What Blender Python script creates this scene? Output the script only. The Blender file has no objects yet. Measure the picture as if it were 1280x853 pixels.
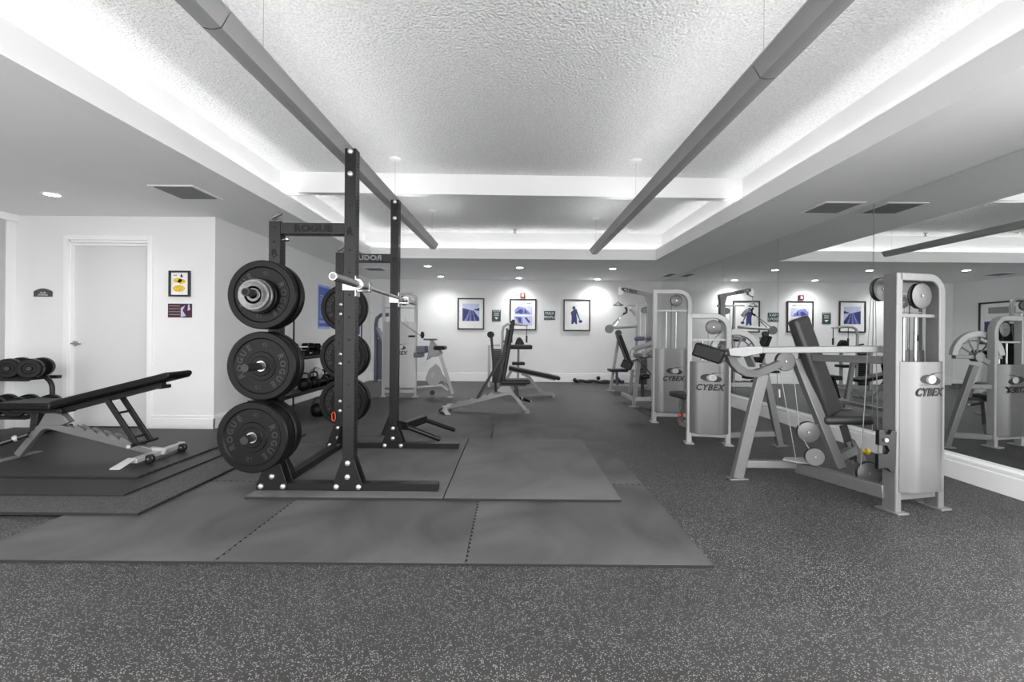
import bpy, math, random
from mathutils import Vector as V, Matrix as M
random.seed(7)
S = bpy.context.scene
C = S.collection
PI = math.pi

# ------------------------------------------------------------------ camera, light, exposure
F, CX, CY, ROLL, EYE = 569.0, 641.0, 420.0, 0.008, 1.10     # focal length in pixels of a 1280 px wide frame
cam = bpy.data.cameras.new('camera')
cam.sensor_width = 36.0
cam.lens = 36.0 * F / 1280.0
cam.shift_x = (640 - CX) / 1280.0
cam.shift_y = -(426.5 - CY) / 1280.0
cam.clip_start = 0.05
co = bpy.data.objects.new('camera', cam)
C.objects.link(co)
co.matrix_world = M.Translation((0, 0, EYE)) @ M.Rotation(PI / 2, 4, 'X') @ M.Rotation(ROLL, 4, 'Z')
S.camera = co

S.view_settings.view_transform = 'Standard'
S.view_settings.look = 'None'
S.view_settings.gamma = 1.0
S.view_settings.use_curve_mapping = False
S.view_settings.exposure = 1.22
S.cycles.diffuse_bounces = 8; S.cycles.max_bounces = 14; S.cycles.glossy_bounces = 6

COVE_E = 3.6       # cove tubes
FIX_UP = 5.5       # uplight strips in the suspended fixtures
DOWN_E = 7.0       # watts of each recessed downlight
SOFFIT, TRAY = 2.44, 2.93
W = bpy.data.worlds.new('world'); S.world = W
W.use_nodes = True
W.node_tree.nodes['Background'].inputs[0].default_value = (1, 1, 1, 1)
_n = W.node_tree; _g = _n.nodes.new('ShaderNodeTexCoord'); _s = _n.nodes.new('ShaderNodeSeparateXYZ'); _r = _n.nodes.new('ShaderNodeMapRange')
_n.links.new(_g.outputs['Generated'], _s.inputs[0]); _n.links.new(_s.outputs['Z'], _r.inputs[0]); 
_h = _n.nodes.new('ShaderNodeMath'); _h.operation = 'MULTIPLY_ADD'; _h.inputs[1].default_value = .4; _h.inputs[2].default_value = 1.0; _n.links.new(_s.outputs['X'], _h.inputs[0])  # added fill is stronger from the right, to lift the left wall
_m = _n.nodes.new('ShaderNodeMath'); _m.operation = 'MULTIPLY'; _n.links.new(_r.outputs[0], _m.inputs[0]); _n.links.new(_h.outputs[0], _m.inputs[1])
_n.links.new(_m.outputs[0], _n.nodes['Background'].inputs[1])
_r.inputs[1].default_value = -.42; _r.inputs[2].default_value = .4; _r.inputs[3].default_value = .95; _r.inputs[4].default_value = 3.1   # added fill light through the open near side, dimmer below the horizon

# ------------------------------------------------------------------ helpers
def P(px, py, Y):
    u, v = (px - CX) * Y / F, (py - CY) * Y / F           # u = x + r z ; v = r x - z
    x = (u + ROLL * v) / (1 + ROLL ** 2)
    z = ROLL * x - v
    return V((x, Y, z + EYE))
def PZ(px, py, z):
    a, b, zz = (px - CX) / F, (py - CY) / F, z - EYE
    # x + r z = aY ; r x - z = bY
    Y = (-zz * (1 + ROLL ** 2)) / (b - ROLL * a)
    return V((a * Y - ROLL * zz, Y, z))

def lin(c):
    return tuple((x / 255 / 12.92) if x <= 10 else ((x / 255 + .055) / 1.055) ** 2.4 for x in c)

def mat(name, c, rough=.5, metal=0.0, bump=None, var=None, spec=None, emit=None, coat=0):
    m = bpy.data.materials.new(name); m.use_nodes = True
    nt = m.node_tree; b = nt.nodes['Principled BSDF']
    if isinstance(c, (int, float)): c = (c, c, c)
    col = lin(c) + (1,)
    b.inputs['Base Color'].default_value = col
    b.inputs['Roughness'].default_value = rough
    b.inputs['Metallic'].default_value = metal
    if coat: b.inputs['Coat Weight'].default_value = coat
    if spec is not None: b.inputs['Specular IOR Level'].default_value = spec
    if emit:
        b.inputs['Emission Color'].default_value = (1, 1, 1, 1)
        b.inputs['Emission Strength'].default_value = emit
    tc = nt.nodes.new('ShaderNodeTexCoord')
    n = nt.nodes.new('ShaderNodeTexNoise'); nt.links.new(tc.outputs['Object'], n.inputs['Vector'])
    if var is None: var = (6, .04)
    n.inputs['Scale'].default_value = var[0]
    r = nt.nodes.new('ShaderNodeMapRange'); r.inputs[3].default_value = 1 - var[1]; r.inputs[4].default_value = 1 + var[1]
    r.inputs[1].default_value = .3; r.inputs[2].default_value = .7
    nt.links.new(n.outputs['Fac'], r.inputs[0])
    mx = nt.nodes.new('ShaderNodeVectorMath'); mx.operation = 'SCALE'
    mx.inputs[0].default_value = col[:3]
    nt.links.new(r.outputs[0], mx.inputs['Scale'])
    nt.links.new(mx.outputs[0], b.inputs['Base Color'])
    if bump:
        n2 = nt.nodes.new('ShaderNodeTexNoise'); n2.inputs['Scale'].default_value = bump[0]; n2.inputs['Detail'].default_value = 3
        nt.links.new(tc.outputs['Object'], n2.inputs['Vector'])
        bp = nt.nodes.new('ShaderNodeBump'); bp.inputs['Strength'].default_value = bump[1]; bp.inputs['Distance'].default_value = bump[2]
        nt.links.new(n2.outputs['Fac'], bp.inputs['Height']); nt.links.new(bp.outputs['Normal'], b.inputs['Normal'])
    return m

def speckle_mat(name, base, fleck, scale, thresh, var=.12, rough=.55, dot=.42):
    m = bpy.data.materials.new(name); m.use_nodes = True
    nt = m.node_tree; b = nt.nodes['Principled BSDF']; N = nt.nodes.new; L = nt.links.new
    tc = N('ShaderNodeTexCoord')
    wob = N('ShaderNodeTexNoise'); wob.inputs['Scale'].default_value = 60; L(tc.outputs['Object'], wob.inputs['Vector'])
    sc = N('ShaderNodeVectorMath'); sc.operation = 'SCALE'; sc.inputs['Scale'].default_value = .005; L(wob.outputs['Color'], sc.inputs[0])
    ad = N('ShaderNodeVectorMath'); ad.operation = 'ADD'; L(tc.outputs['Object'], ad.inputs[0]); L(sc.outputs[0], ad.inputs[1])
    vo = N('ShaderNodeTexVoronoi'); vo.inputs['Scale'].default_value = scale; L(ad.outputs[0], vo.inputs['Vector'])
    sep = N('ShaderNodeSeparateColor'); L(vo.outputs['Color'], sep.inputs[0])
    g = N('ShaderNodeMath'); g.operation = 'GREATER_THAN'; g.inputs[1].default_value = thresh; L(sep.outputs[0], g.inputs[0])
    d = N('ShaderNodeMath'); d.operation = 'LESS_THAN'; d.inputs[1].default_value = dot; L(vo.outputs['Distance'], d.inputs[0])
    mu = N('ShaderNodeMath'); mu.operation = 'MULTIPLY'; L(g.outputs[0], mu.inputs[0]); L(d.outputs[0], mu.inputs[1])
    big = N('ShaderNodeTexNoise'); big.inputs['Scale'].default_value = 1.3; big.inputs['Detail'].default_value = 5; L(tc.outputs['Object'], big.inputs['Vector'])
    r = N('ShaderNodeMapRange'); r.inputs[1].default_value = .3; r.inputs[2].default_value = .7; r.inputs[3].default_value = 1 - var; r.inputs[4].default_value = 1 + var
    L(big.outputs['Fac'], r.inputs[0])
    mx = N('ShaderNodeMix'); mx.data_type = 'RGBA'; L(mu.outputs[0], mx.inputs[0])
    mx.inputs[6].default_value = lin((base,) * 3) + (1,); mx.inputs[7].default_value = lin((fleck,) * 3) + (1,)
    vs = N('ShaderNodeVectorMath'); vs.operation = 'SCALE'; L(mx.outputs[2], vs.inputs[0]); L(r.outputs[0], vs.inputs['Scale'])
    L(vs.outputs[0], b.inputs['Base Color'])
    b.inputs['Roughness'].default_value = rough
    fn = N('ShaderNodeTexNoise'); fn.inputs['Scale'].default_value = 240; L(tc.outputs['Object'], fn.inputs['Vector'])
    bp = N('ShaderNodeBump'); bp.inputs['Strength'].default_value = .25; bp.inputs['Distance'].default_value = .002
    L(fn.outputs['Fac'], bp.inputs['Height']); L(bp.outputs['Normal'], b.inputs['Normal'])
    return m

def rubber_mat(name, base, var, rough=.6):
    m = bpy.data.materials.new(name); m.use_nodes = True
    nt = m.node_tree; b = nt.nodes['Principled BSDF']; N = nt.nodes.new; L = nt.links.new
    tc = N('ShaderNodeTexCoord')
    n = N('ShaderNodeTexNoise'); n.inputs['Scale'].default_value = 1.1; n.inputs['Detail'].default_value = 4; n.inputs['Distortion'].default_value = 1.2
    L(tc.outputs['Object'], n.inputs['Vector'])
    r = N('ShaderNodeMapRange'); r.inputs[1].default_value = .35; r.inputs[2].default_value = .65; r.inputs[3].default_value = 1 - var; r.inputs[4].default_value = 1 + var
    L(n.outputs['Fac'], r.inputs[0])
    f = N('ShaderNodeTexNoise'); f.inputs['Scale'].default_value = 320; L(tc.outputs['Object'], f.inputs['Vector'])
    r2 = N('ShaderNodeMapRange'); r2.inputs[1].default_value = .3; r2.inputs[2].default_value = .7; r2.inputs[3].default_value = .85; r2.inputs[4].default_value = 1.15
    L(f.outputs['Fac'], r2.inputs[0])
    mu = N('ShaderNodeMath'); mu.operation = 'MULTIPLY'; L(r.outputs[0], mu.inputs[0]); L(r2.outputs[0], mu.inputs[1])
    vs = N('ShaderNodeVectorMath'); vs.operation = 'SCALE'; vs.inputs[0].default_value = lin((base,) * 3); L(mu.outputs[0], vs.inputs['Scale'])
    L(vs.outputs[0], b.inputs['Base Color']); b.inputs['Roughness'].default_value = rough
    bp = N('ShaderNodeBump'); bp.inputs['Strength'].default_value = .2; bp.inputs['Distance'].default_value = .001
    L(f.outputs['Fac'], bp.inputs['Height']); L(bp.outputs['Normal'], b.inputs['Normal'])
    return m

T = {}
T['wall'] = mat('wall_paint', 230, .7, var=(2, .015), bump=(120, .15, .001))
T['trim'] = mat('trim_paint', 240, .45, var=(2, .01))
T['door'] = mat('door_paint', 212, .5, var=(2, .01))
T['soffit'] = mat('soffit_paint', 238, .8, var=(2, .01))
T['cove'] = mat('cove_paint', 236, .8, var=(2, .01))
T['popcorn'] = mat('popcorn_ceiling', 236, .95, var=(60, .10), bump=(55, 1.0, .02))
T['floor'] = speckle_mat('speckled_rubber_floor', 40, 138, 205, .72, .2)
T['spmat'] = speckle_mat('speckled_rubber_mat', 50, 120, 190, .74, rough=.6)
T['mat'] = rubber_mat('grey_rubber_mat', 72, .4)
T['mat2'] = rubber_mat('platform_rubber_mat', 84, .3)
T['matd'] = rubber_mat('dark_rubber_mat', 28, .15, .5)
T['silver'] = mat('silver_powder_coat', 122, .42, .5, var=(40, .04))
T['white_metal'] = mat('pale_powder_coat', 162, .4, .15, var=(40, .03))
T['shroud'] = mat('shroud_satin', 116, .36, .6, var=(3, .03))
T['steel'] = mat('polished_steel', 175, .25, .95)
T['bolt'] = mat('zinc_bolt', 190, .35, .8)
T['rack'] = mat('black_texture_coat', 26, .32, .25, bump=(400, .2, .001), spec=.28)
T['dark'] = mat('black_plastic', 12, .4)
T['hole'] = mat('dark_hole', 6, .9)
T['iron'] = mat('dark_iron', 28, .42, .3)
T['greyiron'] = mat('worn_grey_iron', 105, .4, .6, var=(60, .15))
T['bumper'] = mat('black_rubber_bumper', 8, .42, spec=.18, var=(12, .12))
T['mat_edge_shade'] = mat('shaded_cut_rubber_edge', 14, .8)  # cut rubber sides, darkened to stand in for shade under overhead light
T['vinyl'] = mat('black_vinyl', 14, .4, bump=(300, .15, .001), spec=.25)
T['vinylg'] = mat('charcoal_vinyl', 46, .42, bump=(300, .15, .001))
T['gunmetal'] = mat('gunmetal_tube', 40, .38, .3, spec=.3)
T['greyp'] = mat('grey_plastic', 150, .5)
T['disc'] = mat('pulley_grey', 104, .4, .3)
T['black_print'] = mat('black_print', 14, .5)
T['yellow'] = mat('yellow_knob', (205, 170, 30), .35)
T['orange'] = mat('orange_aluminium', (215, 85, 35), .35, .3)
T['frame'] = mat('black_picture_frame', 38, .4)
T['paper'] = mat('white_paper', 236, .6)
T['navy'] = mat('navy_ink', (52, 58, 110), .5, var=(30, .4))
T['blueink'] = mat('blue_ink', (120, 125, 185), .5, var=(25, .3))
T['paleblue'] = mat('pale_blue_ink', (190, 195, 226), .5, var=(25, .1))
T['blue'] = mat('blue_poster', (52, 92, 190), .4, var=(8, .1))
T['bluelight'] = mat('light_blue_print', (150, 170, 225), .4)
T['green'] = mat('dark_green_sign', (44, 70, 68), .5)
T['yellowink'] = mat('yellow_ink', (222, 186, 50), .5, var=(60, .25))
T['maroon'] = mat('maroon_print', (70, 30, 45), .5, var=(30, .5))
T['red'] = mat('red_alarm', (112, 22, 30), .4); T['badge'] = mat('badge_grey', 176, .5)
T['plaque'] = mat('grey_plaque', 72, .45)
T['glow'] = mat('lamp_glow', 250, .5, emit=14)
T['vent'] = mat('vent_grey', 128, .6)
T['ventdark'] = mat('vent_dark', 52, .8)
T['grey_light'] = mat('fixture_grey', 165, .45, .3)
T['panel'] = mat('closet_panel', 188, .55)
T['mauve'] = mat('grey_blue_vinyl', (88, 88, 104), .45)
mm = bpy.data.materials.new('mirror'); mm.use_nodes = True
mb = mm.node_tree.nodes['Principled BSDF']
mb.inputs['Base Color'].default_value = (.86, .875, .865, 1); mb.inputs['Metallic'].default_value = 1; mb.inputs['Roughness'].default_value = .0
T['mirror'] = mm
def emat(name, e):
    m = bpy.data.materials.new(name); m.use_nodes = True
    b = m.node_tree.nodes['Principled BSDF']
    b.inputs['Base Color'].default_value = (1, 1, 1, 1); b.inputs['Emission Color'].default_value = (1, 1, 1, 1)
    b.inputs['Emission Strength'].default_value = e
    return m
T['cove_tube'] = emat('cove_tube_glow', COVE_E)
T['fix_tube'] = emat('fixture_tube_glow', FIX_UP)

def rotz(a): return M.Rotation(a, 3, 'Z')

class MB:
    def __init__(s): s.v = []; s.f = []; s.m = []; s.mi = 0
    def add(s, vs, fs):
        o = len(s.v); s.v += [V(x) for x in vs]
        for f in fs: s.f.append([i + o for i in f]); s.m.append(s.mi)
        return s
    def box(s, c, d, R=None):
        c = V(c); R = R or M.Identity(3)
        vs = [c + R @ V((x * d[0] / 2, y * d[1] / 2, z * d[2] / 2)) for x in (-1, 1) for y in (-1, 1) for z in (-1, 1)]
        return s.add(vs, [(0, 1, 3, 2), (4, 6, 7, 5), (0, 4, 5, 1), (2, 3, 7, 6), (0, 2, 6, 4), (1, 5, 7, 3)])
    def bb(s, x0, x1, y0, y1, z0, z1):
        return s.box(((x0 + x1) / 2, (y0 + y1) / 2, (z0 + z1) / 2), (abs(x1 - x0), abs(y1 - y0), abs(z1 - z0)))
    def beam(s, a, b, w, h, up=(0, 0, 1)):
        a, b = V(a), V(b); d = (b - a); L = d.length; d.normalize()
        up = V(up); side = d.cross(up)
        if side.length < 1e-4: side = d.cross(V((0, 1, 0)))
        side.normalize(); u = side.cross(d)
        R = M((d, side, u)).transposed()
        return s.box((a + b) / 2, (L, w, h), R)
    def cyl(s, a, b, r, n=20, r2=None):
        a, b = V(a), V(b); r2 = r if r2 is None else r2
        d = (b - a).normalized(); q = d.to_track_quat('Z', 'Y').to_matrix()
        vs = []
        for k in range(n):
            t = 2 * PI * k / n; e = q @ V((math.cos(t), math.sin(t), 0))
            vs += [a + e * r, b + e * r2]
        fs = [(2 * k, 2 * ((k + 1) % n), 2 * ((k + 1) % n) + 1, 2 * k + 1) for k in range(n)]
        fs += [tuple(2 * k for k in range(n))[::-1], tuple(2 * k + 1 for k in range(n))]
        return s.add(vs, fs)
    def lathe(s, prof, o, ax, n=48):
        o = V(o); ax = V(ax).normalized(); q = ax.to_track_quat('Z', 'Y').to_matrix()
        vs = []; m = len(prof)
        for k in range(n):
            t = 2 * PI * k / n; e = q @ V((math.cos(t), math.sin(t), 0))
            vs += [o + e * r + ax * z for r, z in prof]
        fs = []
        for k in range(n):
            k2 = (k + 1) % n
            for j in range(m - 1): fs.append((k * m + j, k2 * m + j, k2 * m + j + 1, k * m + j + 1))
        if prof[0][0] > 1e-5: fs.append(tuple(k * m for k in range(n))[::-1])
        if prof[-1][0] > 1e-5: fs.append(tuple(k * m + m - 1 for k in range(n)))
        return s.add(vs, fs)
    def ball(s, c, r, n=20, sc=(1, 1, 1)):
        c = V(c); vs = []; fs = []; h = n // 2
        for i in range(h + 1):
            p = PI * i / h
            for k in range(n):
                t = 2 * PI * k / n
                vs.append(c + V((r * sc[0] * math.sin(p) * math.cos(t), r * sc[1] * math.sin(p) * math.sin(t), -r * sc[2] * math.cos(p))))
        for i in range(h):
            for k in range(n): fs.append((i * n + k, i * n + (k + 1) % n, (i + 1) * n + (k + 1) % n, (i + 1) * n + k))
        return s.add(vs, fs)
    def sweep(s, pts, sec, up=None):
        pts = [V(p) for p in pts]; n = len(sec); vs = []; prev = None
        for i, p in enumerate(pts):
            d = (pts[min(i + 1, len(pts) - 1)] - pts[max(i - 1, 0)]).normalized()
            if up is not None:
                x = d.cross(V(up)).normalized(); y = x.cross(d)
            else:
                if prev is None:
                    a = V((0, 0, 1)) if abs(d.z) < .9 else V((0, 1, 0)); x = d.cross(a).normalized()
                else: x = (prev - d * prev.dot(d)).normalized()
                y = x.cross(d); prev = x
            vs += [p + x * a + y * b for a, b in sec]
        fs = []
        for i in range(len(pts) - 1):
            for k in range(n): fs.append((i * n + k, i * n + (k + 1) % n, (i + 1) * n + (k + 1) % n, (i + 1) * n + k))
        fs += [tuple(range(n))[::-1], tuple((len(pts) - 1) * n + k for k in range(n))]
        return s.add(vs, fs)
    def tube(s, pts, r, n=12):
        return s.sweep(pts, [(r * math.cos(2 * PI * k / n), r * math.sin(2 * PI * k / n)) for k in range(n)])
    def rtube(s, pts, w, h, up=(0, 1, 0)):
        return s.sweep(pts, [(-w / 2, -h / 2), (w / 2, -h / 2), (w / 2, h / 2), (-w / 2, h / 2)], up)
    def prism(s, pts, d):
        pts = [V(p) for p in pts]; d = V(d); n = len(pts)
        fs = [tuple(range(n)), tuple(range(n, 2 * n))[::-1]] + [(i, i + n, (i + 1) % n + n, (i + 1) % n) for i in range(n)]
        return s.add(pts + [p + d for p in pts], fs)
    def sides(s, m=1, z=.9):
        for i, f in enumerate(s.f):
            a, b, c = (s.v[k] for k in (f[0], f[1], f[2]))
            n = (b - a).cross(c - b)
            if n.length > 0 and abs(n.normalized().z) < z: s.m[i] = m
        return s
    def text(s, body, size, T4, extrude=.001, bold=0, shear=0, align='CENTER', sx=1.0, gap=1.0):
        cu = bpy.data.curves.new('t', 'FONT'); cu.body = body; cu.size = size; cu.extrude = extrude; cu.offset = bold
        cu.shear = shear; cu.space_character = gap; cu.align_x = align; cu.align_y = 'CENTER'; cu.resolution_u = 3
        o = bpy.data.objects.new('t', cu); C.objects.link(o)
        dg = bpy.context.evaluated_depsgraph_get(); me = bpy.data.meshes.new_from_object(o.evaluated_get(dg))
        s.add([T4 @ V((v.co.x * sx, v.co.y, v.co.z)) for v in me.vertices], [tuple(p.vertices) for p in me.polygons])
        bpy.data.objects.remove(o); bpy.data.curves.remove(cu); bpy.data.meshes.remove(me)
        return s
    def build(s, name, mats, parent=None, bevel=0, seg=2, loc=None):
        if not isinstance(mats, (list, tuple)): mats = [mats]
        r = parent
        while r is not None and r.parent: r = r.parent
        off = V(r.location) if r else (V(loc) if loc is not None else V((0, 0, 0)))
        me = bpy.data.meshes.new(name)
        me.from_pydata([v - off for v in s.v], [], s.f)
        for m in mats: me.materials.append(T[m])
        for p, i in zip(me.polygons, s.m): p.material_index = i; p.use_smooth = True
        me.validate(); me.update()
        bm_fix(me)
        me.set_sharp_from_angle(angle=.6)
        o = bpy.data.objects.new(name, me); C.objects.link(o)
        if parent: o.parent = parent
        else: o.location = off
        if bevel:
            b = o.modifiers.new('bevel', 'BEVEL'); b.width = bevel; b.segments = seg; b.limit_method = 'ANGLE'; b.angle_limit = .6
        return o

import bmesh
def bm_fix(me):
    bm = bmesh.new(); bm.from_mesh(me)
    bmesh.ops.recalc_face_normals(bm, faces=bm.faces)
    bm.to_mesh(me); bm.free()

def thing(name, label, cat, loc=(0, 0, 0), group=None):
    o = bpy.data.objects.new(name, None); C.objects.link(o); o.location = loc; o.empty_display_size = .1
    o['label'] = label; o['category'] = cat
    if group: o['group'] = group
    return o
def tag(o, label, cat, group=None):
    o['label'] = label; o['category'] = cat
    if group: o['group'] = group
    return o
def struct(o): o['kind'] = 'structure'; return o
def center(mb):
    xs = [v.x for v in mb.v]; ys = [v.y for v in mb.v]; zs = [v.z for v in mb.v]
    return V(((min(xs) + max(xs)) / 2, (min(ys) + max(ys)) / 2, min(zs)))
def solo(mb, name, mats, label, cat, group=None, bevel=0, seg=2):
    return tag(mb.build(name, mats, None, bevel, seg, loc=center(mb)), label, cat, group)
def dup(root, loc, rz=0, label=None):
    r = root.copy(); C.objects.link(r); r.location = loc; r.rotation_euler = (0, 0, rz)
    if label: r['label'] = label
    for ch in list(root.children):
        c = ch.copy(); C.objects.link(c); c.parent = r
        for g in list(ch.children):
            d = g.copy(); C.objects.link(d); d.parent = c
    return r
def arc(c, r, a0, a1, n, ex, ey):
    c, ex, ey = V(c), V(ex), V(ey)
    return [c + ex * r * math.cos(a0 + (a1 - a0) * i / n) + ey * r * math.sin(a0 + (a1 - a0) * i / n) for i in range(n + 1)]
def facing(o, n, roll=0):
    """frame at o whose local Z looks along n, local Y up"""
    z = V(n).normalized(); x = V((0, 0, 1)).cross(z).normalized(); y = z.cross(x)
    return M.Translation(V(o)) @ M((x, y, z)).transposed().to_4x4() @ M.Rotation(roll, 4, 'Z')

# ------------------------------------------------------------------ room shell
XL, XR, XLL, YB, YD, YN = -3.435, 3.57, -5.74, 10.92, 5.24, 0.3
def S_(mb, name, m, bevel=0): return struct(mb.build(name, m, None, bevel))
S_(MB().bb(-6.0, 3.9, YN, YB + .2, -.1, 0), 'floor', 'floor')
S_(MB().bb(XL - .3, XR + .3, YB, YB + .12, 0, 3.1), 'wall_back', 'wall')
S_(MB().bb(XR, XR + .12, 2.3, YB, 0, 3.1), 'wall_right', 'wall')
S_(MB().bb(XL - .12, XL, YD, YB, 0, 3.1), 'wall_left', 'wall')
dl, dr, dt = P(87.5, 420, YD).x - .012, P(185, 420, YD).x, 2.165
w = MB(); w.bb(XLL - .12, dl, YD, YD + .12, 0, 3.1); w.bb(dr, XL - .12, YD, YD + .12, 0, 3.1); w.bb(dl, dr, YD, YD + .12, dt, 3.1)
S_(w, 'wall_front_left', 'wall')
S_(MB().bb(XLL - .12, XLL, YN, YD, 0, 3.1), 'wall_far_left', 'panel')
S_(MB().bb(XLL, XLL + .05, YN, YD, 2.36, 2.44).bb(XLL, XLL + .02, YD - .10, YD, 0, 2.36), 'trim_1', 'trim', .004)
S_(MB().bb(XLL - .12, -4.3, YN - .12, YN, 0, 3.1), 'wall_near_light_block', 'wall')  # added unseen wall piece, keeps fill light off the door wall
# ceiling: soffit ring, cove lip, trough, cove walls, upper ceiling, cross beam
tx, ty0, ty1 = 2.48, YN + .15, 7.93
cw = .15
s = MB()
s.bb(-6, -tx - cw, YN, YB, SOFFIT, 3.1); s.bb(tx + cw, XR + .12, YN, YB, SOFFIT, 3.1)
s.bb(-tx - cw, tx + cw, ty1 + cw, YB, SOFFIT, 3.1)
S_(s, 'ceiling_soffit', 'soffit')
s = MB()
t, lh = .022, .183
s.bb(-tx - cw, -tx, ty0 - cw, ty1 + cw, SOFFIT, SOFFIT + .02); s.bb(tx, tx + cw, ty0 - cw, ty1 + cw, SOFFIT, SOFFIT + .02)
s.bb(-tx, tx, ty1, ty1 + cw, SOFFIT, SOFFIT + .02); s.bb(-tx, tx, ty0 - cw, ty0, SOFFIT, SOFFIT + .02)
s.bb(-tx - t, -tx, ty0, ty1, SOFFIT + .02, SOFFIT + lh); s.bb(tx, tx + t, ty0, ty1, SOFFIT + .02, SOFFIT + lh)
s.bb(-tx, tx, ty1, ty1 + t, SOFFIT + .02, SOFFIT + lh); s.bb(-tx, tx, ty0 - t, ty0, SOFFIT + .02, SOFFIT + lh)
S_(s, 'ceiling_cove_lip', 'cove')
S_(MB().bb(-tx - cw, tx + cw, ty0 - cw, ty1 + cw, TRAY, TRAY + .1), 'ceiling', 'popcorn')
bm_ = MB()
b0, b1 = 5.12, 5.24
bm_.prism([(-tx - cw, b0, 2.70), (tx + cw, b1, 2.70), (tx + cw, b1 + .10, 2.70), (-tx - cw, b0 + .10, 2.70)], (0, 0, TRAY - 2.70))
S_(bm_, 'ceiling_beam', 'cove')
# baseboards: a tall board with a stepped cap
def base(name, x0, y0, x1, y1, n, h, d=.016):
    a, b, n = V((x0, y0, 0)), V((x1, y1, 0)), V(n)
    m_ = MB()
    for (z0, z1, dd) in ((0, h - .035, d), (h - .035, h - .02, d * .7), (h - .02, h, d * .9)):
        m_.prism([a + V((0, 0, z0)), b + V((0, 0, z0)), b + n * dd + V((0, 0, z0)), a + n * dd + V((0, 0, z0))], (0, 0, z1 - z0))
    return S_(m_, name, 'trim', .003)
base('baseboard_back', XL, YB, XR, YB, (0, -1, 0), .2)
base('baseboard_left', XL, YD - .016, XL, YB, (1, 0, 0), .155)
base('baseboard_front_left', dr + .05, YD, XL + .016, YD, (0, -1, 0), .155)
base('baseboard_right', XR, 2.3, XR, YB, (-1, 0, 0), .175, .085)
# mirror panels above the right baseboard
ed = [2.3, 2.89, 4.50, 6.12, 7.73, 9.34, YB - .01]
txt = ['on right wall, nearest to the camera, outside the photo', 'at the right edge of the photo beside the nearest tower',
       'between the two clearest seams, reflecting the back wall pictures', 'behind the middle machine, left of the two clear seams',
       'narrow in view on right wall behind the far pulley tower', 'on right wall, farthest panel touching the back corner']
for i in range(len(ed) - 1):
    solo(MB().bb(XR - .010, XR - .002, ed[i] + .005, ed[i + 1] - .005, .175, SOFFIT - .004), 'wall_mirror', 'mirror',
         'tall mirror panel ' + txt[i], 'mirror', 'mirror panels on the right wall')
# door
d = MB().bb(dl + .003, dr - .003, YD + .05, YD + .09, .01, dt - .06)
door = S_(d, 'door_1', 'door', .002)
h = MB(); hp = P(93.8, 429.5, YD + .04)
h.cyl(hp + V((0, .012, 0)), hp + V((0, -.012, 0)), .03, 28); h.cyl(hp, hp + V((0, -.05, 0)), .010)
h.tube([hp + V((0, -.05, 0)), hp + V((.02, -.056, 0)), hp + V((.11, -.05, -.004))], .0085)
hh = h.build('door_handle', 'steel', door, .001); hh['label'] = 'brushed steel lever handle'
fr = MB(); o_ = .055
for (x0, x1, z0, z1) in ((dl - o_, dl, 0, dt + o_), (dr, dr + o_, 0, dt + o_), (dl, dr, dt, dt + o_)): fr.bb(x0, x1, YD - .02, YD + .0, z0, z1)
fr.bb(dl, dl + .014, YD, YD + .12, 0, dt); fr.bb(dr - .014, dr, YD, YD + .12, 0, dt); fr.bb(dl, dr, YD, YD + .12, dt - .03, dt)
fr.bb(dl, dr, YD + .035, YD + .05, dt - .06, dt - .03)
S_(fr, 'trim_2', 'trim', .003)
S_(MB().bb(dl - .01, dr + .01, YD + .121, YD + .14, 0, dt + .1), 'wall_behind_door', 'wall')

# cove tubes
ORD = ['nearest one', 'second', 'third', 'fourth', 'farthest']
def tubes(name, pts, label0):
    for i, (a, b) in enumerate(pts):
        label = label0 + ', ' + (ORD[i] if len(pts) == 5 else ['leftmost', 'second from left', 'third from left', 'rightmost'][i])
        t_ = thing(name, label, 'light', ((V(a) + V(b)) / 2), 'cove light tubes')
        MB().cyl(a, b, .013, 12).build('tube', 'cove_tube', t_)
        d_ = (V(b) - V(a)).normalized()
        MB().cyl(V(a) - d_ * .02, V(a), .016, 12).cyl(V(b), V(b) + d_ * .02, .016, 12).bb(*sum(([min(a[k], b[k]) - .015, max(a[k], b[k]) + .015] for k in (0, 1)), []), a[2] - .04, a[2] - .018).build('lamp_holder', 'trim', t_)
zc = SOFFIT + .075
yy = [ty0 + .05 + i * (ty1 - ty0 - .1) / 5 for i in range(6)]
for sx, wd in ((-1, 'left'), (1, 'right')):
    tubes('cove_light', [((sx * (tx + .09), yy[i] + .03, zc), (sx * (tx + .09), yy[i + 1] - .03, zc)) for i in range(5)], 'white light tube behind the %s cove lip' % wd)
xx = [-tx + .05 + i * (2 * tx - .1) / 4 for i in range(5)]
tubes('cove_light', [((xx[i] + .03, ty1 + .09, zc), (xx[i + 1] - .03, ty1 + .09, zc)) for i in range(4)], 'white light tube behind the far cove lip')

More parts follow.
